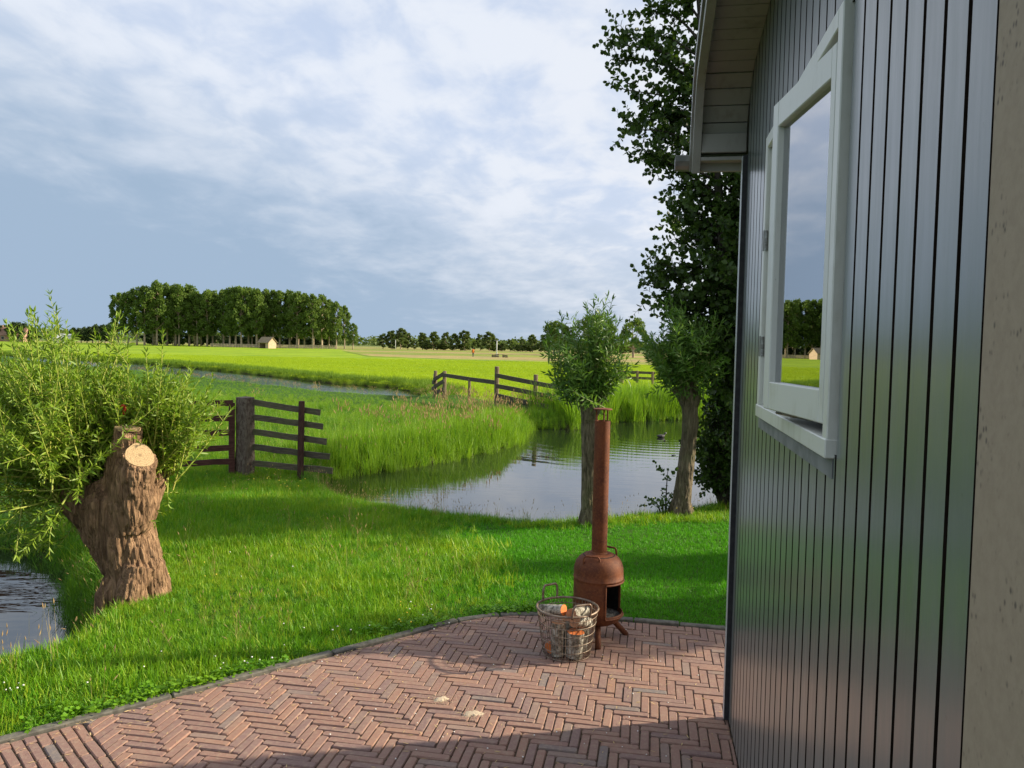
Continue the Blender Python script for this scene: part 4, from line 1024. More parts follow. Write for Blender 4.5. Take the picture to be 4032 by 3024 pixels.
mk('ash_bed', lathe([(.0, .178), (.06, .182), (.11, .174), (.155, .164)], (sx_, sy_, 0), 32), M['ash'], stv, smooth=True)
pipe = mk('stove_pipe', lathe([(.064, .586), (.058, .600), (.0535, .602), (.0535, 1.505), (.0495, 1.505), (.0495, 1.30)], (sx_, sy_, 0), 40), M['rust'], stv, smooth=True)
pipe.modifiers.new('e', 'EDGE_SPLIT').split_angle = rad(40)
capo = mk('rain_cap', lathe([(0, 1.580), (.063, 1.580), (.064, 1.584), (.063, 1.588), (0, 1.594)], (sx_, sy_, 0), 40), M['rust'], stv)
for a in (.6, 2.7, 4.8): mk('cap_rod', tube([(sx_+.045*math.cos(a), sy_+.045*math.sin(a), 1.45), (sx_+.045*math.cos(a), sy_+.045*math.sin(a), 1.583)], .0055, 8), M['rust'], capo)
for fx, fy in ((.606, 5.02), (.836, 5.30), (.47, 5.44)):
    d = nrm(np.array([fx-sx_, fy-sy_])); top = np.array([sx_+d[0]*.10, sy_+d[1]*.10, .125]); mk('leg', tube([top, ((top[0]+fx)/2, (top[1]+fy)/2, .064), (fx, fy, .001)], .0195, 14), M['rust'], stv, smooth=True)
def handle(c, d, half, h, r, up=(0, 0, 1), z0=0):
    d = nrm(d); u = np.array(up, float); c = np.array(c, float)
    return tube(bez([c-d*half-u*.02, c-d*half*1.0+u*h*.55, c-d*half*.82+u*h*.95, c-d*half*.5+u*h, c+d*half*.5+u*h, c+d*half*.82+u*h*.95, c+d*half+u*h*.55, c+d*half-u*.02], 26), r, 8)
mk('handle', handle((sx_-.062, sy_-.115, .535), (.95, -.28, 0), .055, .055, .0068), M['rust'], stv, smooth=True)
mk('handle', handle((sx_+.085, sy_+.10, .530), (.75, -.55, 0), .055, .075, .0068), M['rust'], stv, smooth=True)

# ================================================================== BASKET WITH LOGS
bx_, by_ = .392, 4.955
bk = empty('wire_basket', (bx_, by_, 0), 'round wire basket of firewood standing before the rusty stove', 'basket')
def br(z): return .155+(.200-.155)*z/.305
for z_ in (.006, .055, .11, .165, .22, .27):
    a = np.linspace(0, 2*math.pi, 49); mk('hoop', tube(np.stack([bx_+br(z_)*np.cos(a), by_+br(z_)*np.sin(a), np.full(49, z_)], 1), .0026, 6, False), M['wire'], bk, smooth=True)
a = np.linspace(0, 2*math.pi, 61); mk('rim', tube(np.stack([bx_+.2*np.cos(a), by_+.2*np.sin(a), np.full(61, .305)], 1), .0078, 8, False), M['rim'], bk, smooth=True)
wm_ = mesh_np('wire', *tube([(.153, 0, .004), (.1995, 0, .305)], .0016, 5)); wm_.materials.append(M['wire'])
for k in range(52):
    o = link(bpy.data.objects.new('wire', wm_)); o.rotation_euler = (0, 0, k*2*math.pi/52); o.parent = bk
for k in range(5):
    q_ = (k-2)*.055; hw = math.sqrt(.153**2-q_*q_); mk('base_wire', tube([(bx_-hw, by_+q_, .005), (bx_+hw, by_+q_, .005)], .002, 5), M['wire'], bk)
mk('handle', handle((bx_-.105, by_+.168, .315), (.82, .52, 0), .058, .085, .0075), M['rim'], bk, smooth=True)
mk('handle', handle((bx_+.075, by_-.183, .315), (.92, .34, 0), .062, .068, .0075, (.10, -.12, 1)), M['rim'], bk, smooth=True)
def log(p0, p1, r, label, seed, endmat='alderend'):
    p0 = np.array(p0, float); p1 = np.array(p1, float); rs = np.random.RandomState(seed); n = 22; m_ = 9; d = nrm(p1-p0); s = nrm(np.cross(d, (.2, .1, 1.) if abs(d[2]) < .9 else (1, .1, 0))); u = np.cross(s, d); V = []
    ph = rs.uniform(0, 6, 4)
    for k in range(m_):
        c = p0+(p1-p0)*k/(m_-1)
        for j in range(n):
            a = j*2*math.pi/n; q_ = r*(1+.05*math.sin(2*a+ph[0])+.04*math.sin(3*a+ph[1]+k*.3)+rs.normal(0, .012)); V.append(c+(s*math.cos(a)+u*math.sin(a))*q_)
    F = [(k*n+j, k*n+(j+1) % n, (k+1)*n+(j+1) % n, (k+1)*n+j) for k in range(m_-1) for j in range(n)]
    lg = empty('firewood_log', tuple((p0+p1)/2), label, 'log', 'logs in the wire basket'); mk('bark', (np.array(V), F), M['birch'], lg, smooth=True)
    mk('sawn_end', (np.array(V[-n:])+d*.0005, [tuple(range(n))]), M[endmat], lg); mk('sawn_end', (np.array(V[:n])-d*.0005, [tuple(range(n))[::-1]]), M[endmat], lg)
Z7 = lambda x, y: ((2050+x/3.016)/SCL, (2100+y/3.016)/SCL)
def l7(x, y, d): return at(*Z7(x, y), d)
log(l7(235, 905, 5.03), l7(512, 912, 4.93), .037, 'pale log lying on top of the basket with a bright orange sawn end', 1)
log(l7(780, 915, 5.08), l7(600, 958, 4.90), .036, 'log lying across the basket top with a brown sawn end', 2, 'tanend')
log(l7(800, 1065, 4.98), l7(640, 1040, 4.86), .040, 'short log lying below the basket rim beside the handle', 3, 'tanend')
log((bx_-.062, by_-.062, .010), (bx_-.058, by_-.055, .222), .044, 'upright log with a dull brown top at the left of the basket', 4, 'tanend')
log((bx_+.045, by_-.075, .010), (bx_+.052, by_-.072, .168), .058, 'thick upright log with an orange top at the front of the basket', 5)
log((bx_+.095, by_+.02, .010), (bx_+.11, by_+.02, .19), .040, 'upright log beside the thick one at the right of the basket', 6, 'tanend')
log((bx_-.03, by_+.10, .02), (bx_-.108, by_-.06, .058), .038, 'low log pointing an orange end out at the left foot of the basket', 7)
log((bx_+.02, by_+.075, .01), (bx_+.02, by_+.075, .2), .05, 'upright log hidden at the back of the basket', 8, 'tanend')

# ================================================================== COOT
ct = empty('coot', tuple(COOT), 'small black coot swimming on the pond between the two slim willows', 'bird')
cp_ = COOT+np.array([0, 0, 0.0]); _cs = .72; hd = nrm(np.array([.95, .3, 0])); s_ = np.array([-hd[1], hd[0], 0])
def ell(path, rx, rz, n=14):
    V = []
    for p, a, b in zip(path, rx, rz):
        for j in range(n):
            t_ = j*2*math.pi/n; V.append(np.array(p)+s_*math.cos(t_)*a+np.array([0, 0, 1])*math.sin(t_)*b)
    m_ = len(path); return np.array(V), [(k*n+j, k*n+(j+1) % n, (k+1)*n+(j+1) % n, (k+1)*n+j) for k in range(m_-1) for j in range(n)]+[tuple(range(n))[::-1], tuple((m_-1)*n+j for j in range(n))]
pth = [cp_+hd*x+np.array([0, 0, z]) for x, z in ((-.19, .08), (-.15, .06), (-.08, .05), (0, .05), (.07, .05), (.12, .06), (.15, .08))]
nk = tube([cp_+hd*.10+[0, 0, .07], cp_+hd*.15+[0, 0, .12], cp_+hd*.165+[0, 0, .165], cp_+hd*.185+[0, 0, .18], cp_+hd*.205+[0, 0, .175]], [.045, .032, .034, .036, .02], 12)
ct.scale = (.72,)*3; co, F_ = remeshed([ell(pth, [.01, .05, .085, .10, .085, .06, .02], [.01, .04, .065, .075, .07, .05, .02]), nk], .009); mk('body', (co, F_), simple('coot_feathers', (.018, .018, .02), (.06, .055, .055), 30, .7, .2), ct, smooth=True)
mk('bill', tube([cp_+hd*.195+[0, 0, .185], cp_+hd*.222+[0, 0, .172], cp_+hd*.243+[0, 0, .160]], [.014, .011, .003], 8), M['white'], ct, smooth=True)

# ================================================================== DISTANT TREES
def far_tree(name, h, trunk_h, cr, lobes, nleaf, leafsz, mats, seed, trunk_r, label, cat, group, lift=.0):
    """one distant tree: tapered trunk with limbs, crown of leaf sprays gathered in uneven clumps"""
    rs = np.random.RandomState(seed); r_ = empty(name, (0, 0, 0), label, cat, group)
    m = MB(); top = h*.82; trunk = bez([(0, 0, -.5), (rs.normal(0, .1), rs.normal(0, .1), trunk_h), (rs.normal(0, .3), rs.normal(0, .3), (trunk_h+top)/2), (rs.normal(0, .4), rs.normal(0, .4), top)], 10); m.add(*tube(trunk, np.linspace(trunk_r*1.1, trunk_r*.15, 10), 8))
    cl = []
    for i in range(lobes):
        f = (i+.5)/lobes; z = trunk_h*.85+(h-trunk_h*.85)*f**.9; prof_ = math.sin(math.pi*min(.97, (.16+.80*f)))**.6; a_ = i*2.4+rs.uniform(-.5, .5); k = rs.uniform(.35, 1.0)*cr*prof_
        c = np.array([math.cos(a_)*k, math.sin(a_)*k, z]); sz = cr*rs.uniform(.24, .42)*(1-.2*f); cl.append((c, sz)); j = np.argmin(np.abs(trunk[:, 2]-(z-k*.7)))
        m.add(*tube(bez([trunk[j], (trunk[j]+c)/2+[0, 0, -.1*k], c], 5), np.linspace(trunk_r*.35, trunk_r*.06, 5), 5, False))
    mk('trunk', m, mats[0], r_, smooth=True)
    P = []
    per = nleaf//lobes
    for c, sz in cl:
        d = rdir(per, rs); q_ = rs.uniform(.25, 1, per)**.45; q_ *= .72+.5*fbm(d*2.5+c, 2); P.append(c+d*(q_*sz)[:, None]*np.array([1, 1, .85]))
    P = np.vstack(P); n = len(P); D = rdir(n, rs); NN = rdir(n, rs)
    V_, F_ = leaves(P, D, NN, leafsz*rs.uniform(.6, 1.3, n), leafsz*.7*rs.uniform(.6, 1.3, n), 'quad', .1, .1)
    tag(mk('crown', (V_, F_), mats[1], r_), kind='stuff'); return r_
def put(proto, x, y, sx, sz, first, rot=None, label=None, group=None):
    o = proto if first else copy_tree(proto); o.location = (x, y, z1(x, y)); o.scale = (sx, sx, sz); o.rotation_euler = (0, 0, random.uniform(0, 6.28) if rot is None else rot)
    if label: o['label'] = label
    if group: o['group'] = group
    return o
PL = 'tall poplar in the dense wood beyond the bright field'; PG = 'poplars of the wood'
pops = [far_tree('poplar_tree', 22, 6.0, 4.6, 34, 4600, .60, (M['farbark'], M['farleaf']), 50+k, .42, PL, 'tree', PG) for k in range(4)]
used = set()
def pop(u, vt, y, wid=1.0, lab=PL):
    k = random.randrange(4); p = at(u, vt, y); zb = z1(p[0], p[1]); hh = p[2]-zb; f = k not in used; used.add(k)
    return put(pops[k], p[0], p[1], hh/22*wid, hh/22*1.0, f, label=lab)
Zw = lambda x: (300+x/1.8433)/SCL
fx_ = [(300, 200), (375, 195), (440, 165), (495, 152), (585, 122), (660, 140), (722, 145), (745, 150), (820, 148), (880, 195), (950, 185), (990, 190), (1070, 178), (1115, 168), (1158, 162), (1200, 165), (1250, 164), (1310, 172), (1370, 176), (1430, 182), (1480, 186), (1550, 188), (1605, 192), (1660, 204), (1718, 210), (1785, 218), (1838, 248), (1890, 268), (1950, 295)]
for k, (x, yt) in enumerate(fx_):
    pop(Zw(x), (1050+yt/1.8433)/SCL, 268+random.uniform(-5, 5)+x*.006, .9 if x < 1750 else .78, 'outermost lone poplar of the wood on the farmhouse side' if x in (300,) else 'lit poplar with bare tan trunk along the front edge of the wood')
for k in range(18):                                               # rows behind
    x = random.uniform(540, 1880); yt = np.interp(x, [540, 700, 850, 950, 1150, 1500, 1700, 1880], [150, 160, 190, 205, 185, 205, 230, 290])+random.uniform(5, 40)
    pop(Zw(x), (1050+yt/1.8433)/SCL, random.uniform(280, 312), .9, 'poplar standing deeper in the wood behind the front row')
t_ = pop(Zw(2010), (1050+415/1.8433)/SCL, 266, 1.05, 'low spreading poplar at the hay field end of the wood')
UL = 'dark low tree filling the gaps under the poplar wood'; UG = 'undergrowth of the wood'
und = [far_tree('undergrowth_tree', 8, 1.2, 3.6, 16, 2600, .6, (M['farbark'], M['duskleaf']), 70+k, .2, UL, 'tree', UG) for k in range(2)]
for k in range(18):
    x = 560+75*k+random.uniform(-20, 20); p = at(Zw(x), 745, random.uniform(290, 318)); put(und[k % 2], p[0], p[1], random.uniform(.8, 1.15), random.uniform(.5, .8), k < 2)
# rounded trees left of the wood
RL = 'round dark tree in the row left of the poplar wood'; RG = 'round trees left of the wood'
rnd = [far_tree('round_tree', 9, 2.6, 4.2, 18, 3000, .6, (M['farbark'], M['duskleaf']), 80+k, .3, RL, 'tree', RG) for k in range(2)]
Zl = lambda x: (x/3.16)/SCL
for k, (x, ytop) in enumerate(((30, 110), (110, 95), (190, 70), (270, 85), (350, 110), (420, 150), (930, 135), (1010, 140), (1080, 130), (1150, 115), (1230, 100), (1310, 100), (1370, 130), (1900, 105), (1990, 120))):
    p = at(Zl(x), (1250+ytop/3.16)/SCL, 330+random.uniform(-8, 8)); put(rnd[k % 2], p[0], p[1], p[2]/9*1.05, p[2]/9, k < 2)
# row of mixed trees beyond the hay field
HL = 'loose dark tree in the long row beyond the hay field'; HG = 'tree row beyond the hay field'
row = [far_tree('row_tree', 7.5, 1.3, 2.1, 15, 2200, .42, (M['farbark'], M['farleaf2']), 90+k, .16, HL, 'tree', HG) for k in range(4)]
Zf = lambda x: (1400+x/1.3825)/SCL
for k, (x, yt) in enumerate(((150, 175), (195, 155), (245, 142), (285, 165), (322, 195), (365, 165), (425, 162), (490, 158), (540, 170), (595, 158), (645, 208), (680, 172), (730, 162), (760, 190), (800, 215), (842, 198), (880, 225), (908, 195), (965, 178), (1010, 210), (1045, 200), (1415, 215), (1450, 240), (1540, 230), (1600, 225), (1660, 230), (1720, 220), (1800, 225), (1860, 230))):
    y_ = random.uniform(318, 336); p = at(Zf(x), (1200+yt/1.3825)/SCL, y_); zb = z1(p[0], p[1]); put(row[k % 4], p[0], p[1], (p[2]-zb)/7.5*random.uniform(1.1, 1.6), (p[2]-zb)/7.5*random.uniform(1.05, 1.25), k < 4)
for k in range(26):
    x = random.uniform(140, 1060) if k < 20 else random.uniform(1400, 1800); p = at(Zf(x), 750, random.uniform(318, 340)); put(row[k % 4], p[0], p[1], random.uniform(.9, 1.4), random.uniform(.28, .5), False, label='low bush filling the tree row beyond the hay field')
# three big field trees
BG = None
for k, (u, vt, wpx, y, lab) in enumerate(((1199, 703, 66, 215, 'round field tree partly hidden behind the slim pollard willow'), (1284, 690, 84, 215, 'broad double-crowned field tree above the slim pollard willow'), (1370, 697, 66, 195, 'open field tree with bare trunk on the hay field between the two pond willows'))):
    p = at(u, vt, y); h_ = p[2]-z1(p[0], p[1]); w_ = wpx/1661*y
    h_ *= 1.06; tr_ = far_tree('field_tree', h_, h_*(.24 if k < 2 else .34), w_*.52, 24 if k < 2 else 17, 6500 if k < 2 else 3800, .36, (M['farbark'], M['farleaf']), 200+k, .30, lab, 'tree', None); tr_.location = (p[0], p[1], z1(p[0], p[1]))
# far hedge and tree masses on the horizon
rs = np.random.RandomState(77); P = []
for i in range(900):
    a_ = rad(rs.uniform(-45, 45)); y_ = rs.uniform(640, 1150); hh = 5+9*fbm(np.array([[a_*14, 3.1, 0]]), 3)[0]; c = np.array([math.tan(a_)*y_, y_, 0]); d = rdir(26, rs); P.append(c+d*np.array([7, 4, hh*.6])*rs.uniform(.5, 1, 26)[:, None]+np.array([0, 0, hh*.45]))
P = np.vstack(P); P[:, 2] = np.maximum(P[:, 2], .3); n = len(P)
V_, F_ = leaves(P, rdir(n, rs), rdir(n, rs), rs.uniform(1.5, 3.2, n), rs.uniform(1.2, 2.4, n), 'quad'); tag(mk('far_treeline', (V_, F_), M['farleaf2']), 'low hazy tree masses along the far horizon', 'trees', kind='stuff')

# ================================================================== FAR SHED, FARM, FENCES, POLES, WALKER
def house(name, label, c, w_, d_, wall_h, roof_h, rot, mw, mr, windows=(), openfront=None, cat='building', chimney=False):
    z0 = z1(c[0], c[1])-.05; h_ = empty(name, (c[0], c[1], z0), label, cat); ca, sa = math.cos(rot), math.sin(rot)
    def T(x, y, z): return np.array([c[0]+ca*x-sa*y, c[1]+sa*x+ca*y, z0+z])
    def quadbox(x0, x1, y0, y1, z0_, z1_): return np.array([T(x, y, z) for x in (x0, x1) for y in (y0, y1) for z in (z0_, z1_)]), [(0, 1, 3, 2), (4, 6, 7, 5), (0, 4, 5, 1), (2, 3, 7, 6), (0, 2, 6, 4), (1, 5, 7, 3)]
    t = .12; m = MB(); W, D = w_/2, d_/2
    m.add(*quadbox(-W, W, D-t, D, 0, wall_h)); m.add(*quadbox(-W, -W+t, -D+t, D-t, 0, wall_h)); m.add(*quadbox(W-t, W, -D+t, D-t, 0, wall_h))
    if openfront:
        a, b, zt_ = openfront; m.add(*quadbox(-W, a, -D, -D+t, 0, wall_h)); m.add(*quadbox(b, W, -D, -D+t, 0, wall_h)); m.add(*quadbox(a, b, -D, -D+t, zt_, wall_h))
    else: m.add(*quadbox(-W, W, -D, -D+t, 0, wall_h))
    for sx in (-1, 1): m.add(np.array([T(sx*(W-.01), -D+.01, wall_h), T(sx*(W-.01), D-.01, wall_h), T(sx*(W-.01), 0, wall_h+roof_h-.05), T(sx*(W-t), -D+.01, wall_h), T(sx*(W-t), D-.01, wall_h), T(sx*(W-t), 0, wall_h+roof_h-.05)]), [(0, 1, 2), (5, 4, 3), (0, 3, 4, 1), (1, 4, 5, 2), (2, 5, 3, 0)])
    wl = mk('wall', m, mw, h_)
    ov = .3; m = MB()
    for sy in (-1, 1): m.add(np.array([T(x, y, z) for x in (-W-ov, W+ov) for (y, z) in ((sy*(D+ov), wall_h-.2), (0, wall_h+roof_h), (0, wall_h+roof_h+.16), (sy*(D+ov), wall_h-.04))]), [(0, 1, 2, 3), (7, 6, 5, 4), (0, 4, 5, 1), (1, 5, 6, 2), (2, 6, 7, 3), (3, 7, 4, 0)])
    rf_ = mk('roof', m, mr, h_)
    if chimney: mk('chimney', quadbox(-W*.5-.3, -W*.5+.3, -.3, .3, wall_h+roof_h*.6, wall_h+roof_h+.9), mw, rf_)
    for (x, z, ww, hh) in windows:
        f = mk('window', quadbox(x-ww/2, x+ww/2, -D-.05, -D+.02, z, z+hh), M['cream'], h_); mk('pane', quadbox(x-ww/2+.08, x+ww/2-.08, -D-.06, -D-.04, z+.08, z+hh-.08), M['black'], f)
    return h_
mwood = simple('pale_boarding', (.50, .37, .24), (.42, .31, .20), 2, .8, .2, .02); mthatch = simple('brown_thatch', (.20, .155, .10), (.28, .22, .14), 2, .95, .4, .05)
p = at(577.5, 751, 249); house('field_shed', 'small open-fronted timber shed with brown roof before the poplar wood', (p[0], p[1]), 4.4, 3.4, 2.0, 1.6, rad(-28), mwood, mthatch, openfront=(-1.7, .9, 1.7), cat='shed')
mred = simple('red_brick_wall', (.32, .18, .13), (.40, .25, .18), 1, .9, 0); mtile = simple('brown_roof_tile', (.20, .115, .08), (.27, .16, .11), 1, .85, 0)
p = at(8, 731, 325); house('farmhouse', 'low brown-roofed farmhouse among round trees at the field edge', (p[0]+3, p[1]), 13, 7, 2.6, 3.4, rad(8), mred, mtile, windows=((-4, .9, 1.2, 1.3), (-1.5, .9, 1.2, 1.3), (2, .9, 1.2, 1.3), (4.5, .9, 1.2, 1.3)), cat='house', chimney=True)
p = at(134, 729, 322); house('barn', 'pale low barn behind the willow shoots left of the wood', (p[0], p[1]), 7, 6, 2.0, 1.6, rad(20), simple('pale_wall', (.6, .58, .52), (.5, .48, .44), 1, .9, 0), simple('grey_sheet_roof', (.45, .46, .47), (.38, .39, .4), 1, .7, 0), cat='barn')
def long_fence(label, u0, v0, u1, v1, y0, y1, h, n, mat):
    a = at(u0, v0, y0); b = at(u1, v1, y1); P0 = np.array([a[0], a[1]]); P1 = np.array([b[0], b[1]]); posts = []; rails = []
    for k in range(n):
        c = P0+(P1-P0)*k/(n-1); posts.append((c[0], c[1], z1(*c)-.1, h+.2, .09))
    za, zb = z1(*P0), z1(*P1)
    for f in (.35, .65, .95): rails.append((np.array([*P0, za+h*f])+[0, -.1, 0], np.array([*P1, zb+h*f])+[0, -.1, 0]))
    return stake_fence('board_fence', label, posts, rails, mat, mat, rth=.05, rh=h*.22)
pale = simple('pale_board', (.42, .33, .23), (.34, .27, .18), 2, .85, 0)
long_fence('long pale board fence left of the timber shed before the poplar wood', Zw(975), 751, Zw(1318), 753, 256, 250, 1.15, 18, pale)
long_fence('long pale board fence right of the timber shed before the poplar wood', Zw(1448), 753, Zw(1880), 755, 250, 250, 1.2, 22, pale)
stake_fence('stake_fence', 'tiny dark fence left of the white pole on the hay field', [pst(1064, 765.5, 150, .1, -.2), pst(1070, 765, 150, .1, -.2), pst(1076, 764.5, 150, .1, -.2)], [(at(1062, 768, 150), at(1078, 766, 150)), (at(1062, 771, 150), at(1078, 769.5, 150))], rh=.2)
stake_fence('stake_fence', 'tiny dark fence right of the white pole on the hay field', [pst(1087, 766, 150, .1, -.2), pst(1095, 767, 150, .1, -.2)], [(at(1085, 767, 150), at(1097, 769, 150)), (at(1085, 770, 150), at(1097, 772, 150))], rh=.2)
mpole = simple('white_pole', (.72, .72, .70), (.62, .62, .6), 2, .5, 0)
for (u, vt, y, lab) in ((854.5, 734, 300, 'slender white lamp post in front of the far tree row'), (1073.5, 735.5, 165, 'white lamp post standing between two tiny fences on the hay field')):
    p = at(u, vt, y); zb = z1(p[0], p[1]); l_ = empty('lamp_post', (p[0], p[1], zb), lab, 'lamp post'); hh = p[2]-zb
    mk('pole', tube([(p[0], p[1], zb-.2), (p[0], p[1], zb+hh*.5), (p[0], p[1], zb+hh)], [.12, .10, .08], 8), mpole, l_, smooth=True); mk('lamp_head', box((p[0]-.25, p[1], zb+hh+.02), .32, .14, .07, None, .02), M['zinc'], l_)
# walker in orange, far off on the hay field
p = gd(1022, 770.5, -.18); p = np.array([p[0], p[1], z1(p[0], p[1])]); 
pn = empty('person', tuple(p), 'far walker in an orange jacket on the hay field', 'person')
k_ = 1.0
bd = [tube(bez([p+[-.10, 0, .02], p+[-.10, .03, .45], p+[-.08, 0, .88]], 7), [.06, .055, .06, .07, .075, .085, .09], 10), tube(bez([p+[.12, -.12, .02], p+[.11, -.05, .45], p+[.08, 0, .88]], 7), [.06, .055, .06, .07, .075, .085, .09], 10),
      tube([p+[0, 0, .82], p+[0, 0, 1.0], p+[0, 0, 1.2], p+[0, 0, 1.38], p+[0, 0, 1.45], p+[0, -.01, 1.52], p+[0, -.02, 1.62], p+[0, -.02, 1.72], p+[0, -.02, 1.76]], [.15, .16, .17, .19, .10, .065, .10, .095, .03], 12),
      tube(bez([p+[-.19, 0, 1.36], p+[-.25, .05, 1.1], p+[-.24, -.08, .84]], 6), [.065, .06, .055, .05, .045, .045], 8), tube(bez([p+[.19, 0, 1.36], p+[.25, -.06, 1.1], p+[.24, .08, .84]], 6), [.065, .06, .055, .05, .045, .045], 8)]
co, F_ = remeshed(bd, .025); mk('body', (co, F_), simple('dark_trousers', (.05, .05, .07), (.08, .07, .08), 5, .8, 0), pn, smooth=True)
mk('jacket', tube([p+[0, 0, .80], p+[0, 0, .95], p+[0, 0, 1.2], p+[0, 0, 1.38], p+[0, 0, 1.46]], [.20, .20, .21, .225, .10], 14), simple('orange_jacket', (.85, .26, .02), (.75, .2, .02), 5, .7, 0), pn, smooth=True)

# ================================================================== GRASS (scattered tufts)
def tuft_mesh(name, n, rad_, h0, h1, w_, lean, mat, seed, seg=3, head=None, curl=.5):
    rs = np.random.RandomState(seed); V = []; F = []; H = []
    for i in range(n):
        a_ = rs.uniform(0, 6.28); r_ = rad_*math.sqrt(rs.rand()); b_ = np.array([math.cos(a_)*r_, math.sin(a_)*r_, -.015]); h = rs.uniform(h0, h1); la = rs.uniform(0, 6.28); ln = abs(rs.normal(0, lean)); d = np.array([math.cos(la)*ln, math.sin(la)*ln, 1.]); d /= np.linalg.norm(d)
        sd = np.array([-math.sin(la+rs.normal(0, .6)), math.cos(la), 0.]); sd /= np.linalg.norm(sd); o = len(V); p = b_.copy(); st_ = h/seg
        for k in range(seg):
            f = k/seg; wk = w_*(1-.55*f); V.append(p-sd*wk/2); V.append(p+sd*wk/2); d = d+np.array([math.cos(la), math.sin(la), -.25])*curl*ln*(.5+f)/seg*2; d /= np.linalg.norm(d); p = p+d*st_
        V.append(p)
        for k in range(seg-1): F.append((o+2*k, o+2*k+1, o+2*k+3, o+2*k+2))
        F.append((o+2*seg-2, o+2*seg-1, o+2*seg)); 
        if head and rs.rand() < head[0]: H.append((p, d))
    me = bpy.data.meshes.new(name)
    nb = len(F)
    for (p, d) in H:
        o = len(V); L = head[1]*rs.uniform(.6, 1.2); s_ = nrm(np.cross(d, rs.normal(0, 1, 3))); u_ = np.cross(s_, d); R_ = head[2]
        V += [p-d*L*.3, p+s_*R_+d*L*.2, p+u_*R_+d*L*.25, p-s_*R_+d*L*.2, p-u_*R_+d*L*.25, p+d*L]
        F += [(o, o+2, o+1), (o, o+3, o+2), (o, o+4, o+3), (o, o+1, o+4), (o+5, o+1, o+2), (o+5, o+2, o+3), (o+5, o+3, o+4), (o+5, o+4, o+1)]
    me.from_pydata([tuple(v) for v in V], [], F); me.materials.append(mat)
    if head:
        me.materials.append(M['seed'])
        for k, pl in enumerate(me.polygons):
            if k >= nb: pl.material_index = 1
    me.update(); return me
def tuftcoll(name, meshes):
    c = bpy.data.collections.new(name)
    for k, me in enumerate(meshes): c.objects.link(bpy.data.objects.new(f'{name}_{k}', me))
    return c
def scatter(name, P, scl, coll, ncol, tilt=.12, rs=RS, zs=None):
    n = len(P); me = bpy.data.meshes.new(name); me.vertices.add(n); me.vertices.foreach_set('co', np.asarray(P, np.float32).ravel())
    rot = np.stack([rs.normal(0, tilt, n), rs.normal(0, tilt, n), rs.uniform(0, 6.28, n)], 1).astype(np.float32)
    a = me.attributes.new('rot', 'FLOAT_VECTOR', 'POINT'); a.data.foreach_set('vector', rot.ravel())
    s3 = np.stack([scl, scl, scl*(zs if zs is not None else 1)], 1).astype(np.float32)
    a = me.attributes.new('scl', 'FLOAT_VECTOR', 'POINT'); a.data.foreach_set('vector', s3.ravel())
    a = me.attributes.new('idx', 'INT', 'POINT'); a.data.foreach_set('value', rs.randint(0, ncol, n).astype(np.int32))
    o = link(bpy.data.objects.new(name, me)); md = o.modifiers.new('scatter', 'NODES'); t = bpy.data.node_groups.new(name, 'GeometryNodeTree'); md.node_group = t
    t.interface.new_socket('Geometry', in_out='INPUT', socket_type='NodeSocketGeometry'); t.interface.new_socket('Geometry', in_out='OUTPUT', socket_type='NodeSocketGeometry')
    gi = t.nodes.new('NodeGroupInput'); go = t.nodes.new('NodeGroupOutput'); ip = t.nodes.new('GeometryNodeInstanceOnPoints'); ci = t.nodes.new('GeometryNodeCollectionInfo')
    ci.inputs[0].default_value = coll; ci.inputs[1].default_value = True; ci.inputs[2].default_value = True
    def na_(nm, ty):
        x = t.nodes.new('GeometryNodeInputNamedAttribute'); x.data_type = ty; x.inputs[0].default_value = nm; return x.outputs[0]
    er_ = t.nodes.new('FunctionNodeEulerToRotation'); t.links.new(na_('rot', 'FLOAT_VECTOR'), er_.inputs[0])
    t.links.new(gi.outputs[0], ip.inputs['Points']); t.links.new(ci.outputs[0], ip.inputs['Instance']); ip.inputs['Pick Instance'].default_value = True
    t.links.new(na_('idx', 'INT'), ip.inputs['Instance Index']); t.links.new(er_.outputs[0], ip.inputs['Rotation']); t.links.new(na_('scl', 'FLOAT_VECTOR'), ip.inputs['Scale']); t.links.new(ip.outputs[0], go.inputs[0])
    return o
def inview(x, y, m_=70, z=0.):
    u, v = proj(np.stack([x, y, np.zeros_like(x)+z], 1)); return (u > -m_) & (u < 1640+m_) & (y > .5) & (v < 1659+260)
def jgrid(x0, x1, y0, y1, st, rs=RS):
    xs, ys = np.meshgrid(np.arange(x0, x1, st), np.arange(y0, y1, st)); x = xs.ravel()+rs.uniform(-.6, .6, xs.size)*st; y = ys.ravel()+rs.uniform(-.6, .6, xs.size)*st; return x, y
rs = np.random.RandomState(99)
# --- lawn
x, y = jgrid(-5.6, 4.2, 2.4, 14.6, .034, rs); k = inview(x, y); x, y = x[k], y[k]
z, sd, td = hgt(x, y, True); beh = np.zeros(len(x), bool)
kdist = td-.062
cabk = ((x-WO[0])*en[0]+(y-WO[1])*en[1] < -.15) & ((x-WO[0])*ew[0]+(y-WO[1])*ew[1] < 4.7)
near_w1 = np.hypot(x-wx_, y-wy_) < .26
ok = (kdist > -.022) & (z > -.44) & ~cabk & ~near_w1
dens = np.interp(np.hypot(x, y), [3, 6, 9, 14], [1, .85, .62, .5]); ok &= rs.rand(len(x)) < dens
x, y, z, sd, kdist = x[ok], y[ok], z[ok], sd[ok], kdist[ok]
mn = sst(-.9, .5, x+.25*(y-6))*sst(3.6, 3.0, np.abs(y-6.4)+.2)*(1-sst(.9, .2, sd))       # mown part by the stove
rough = fbm(xy0(x*.9, y*.9, 31), 3)
is_m = rs.rand(len(x)) < mn
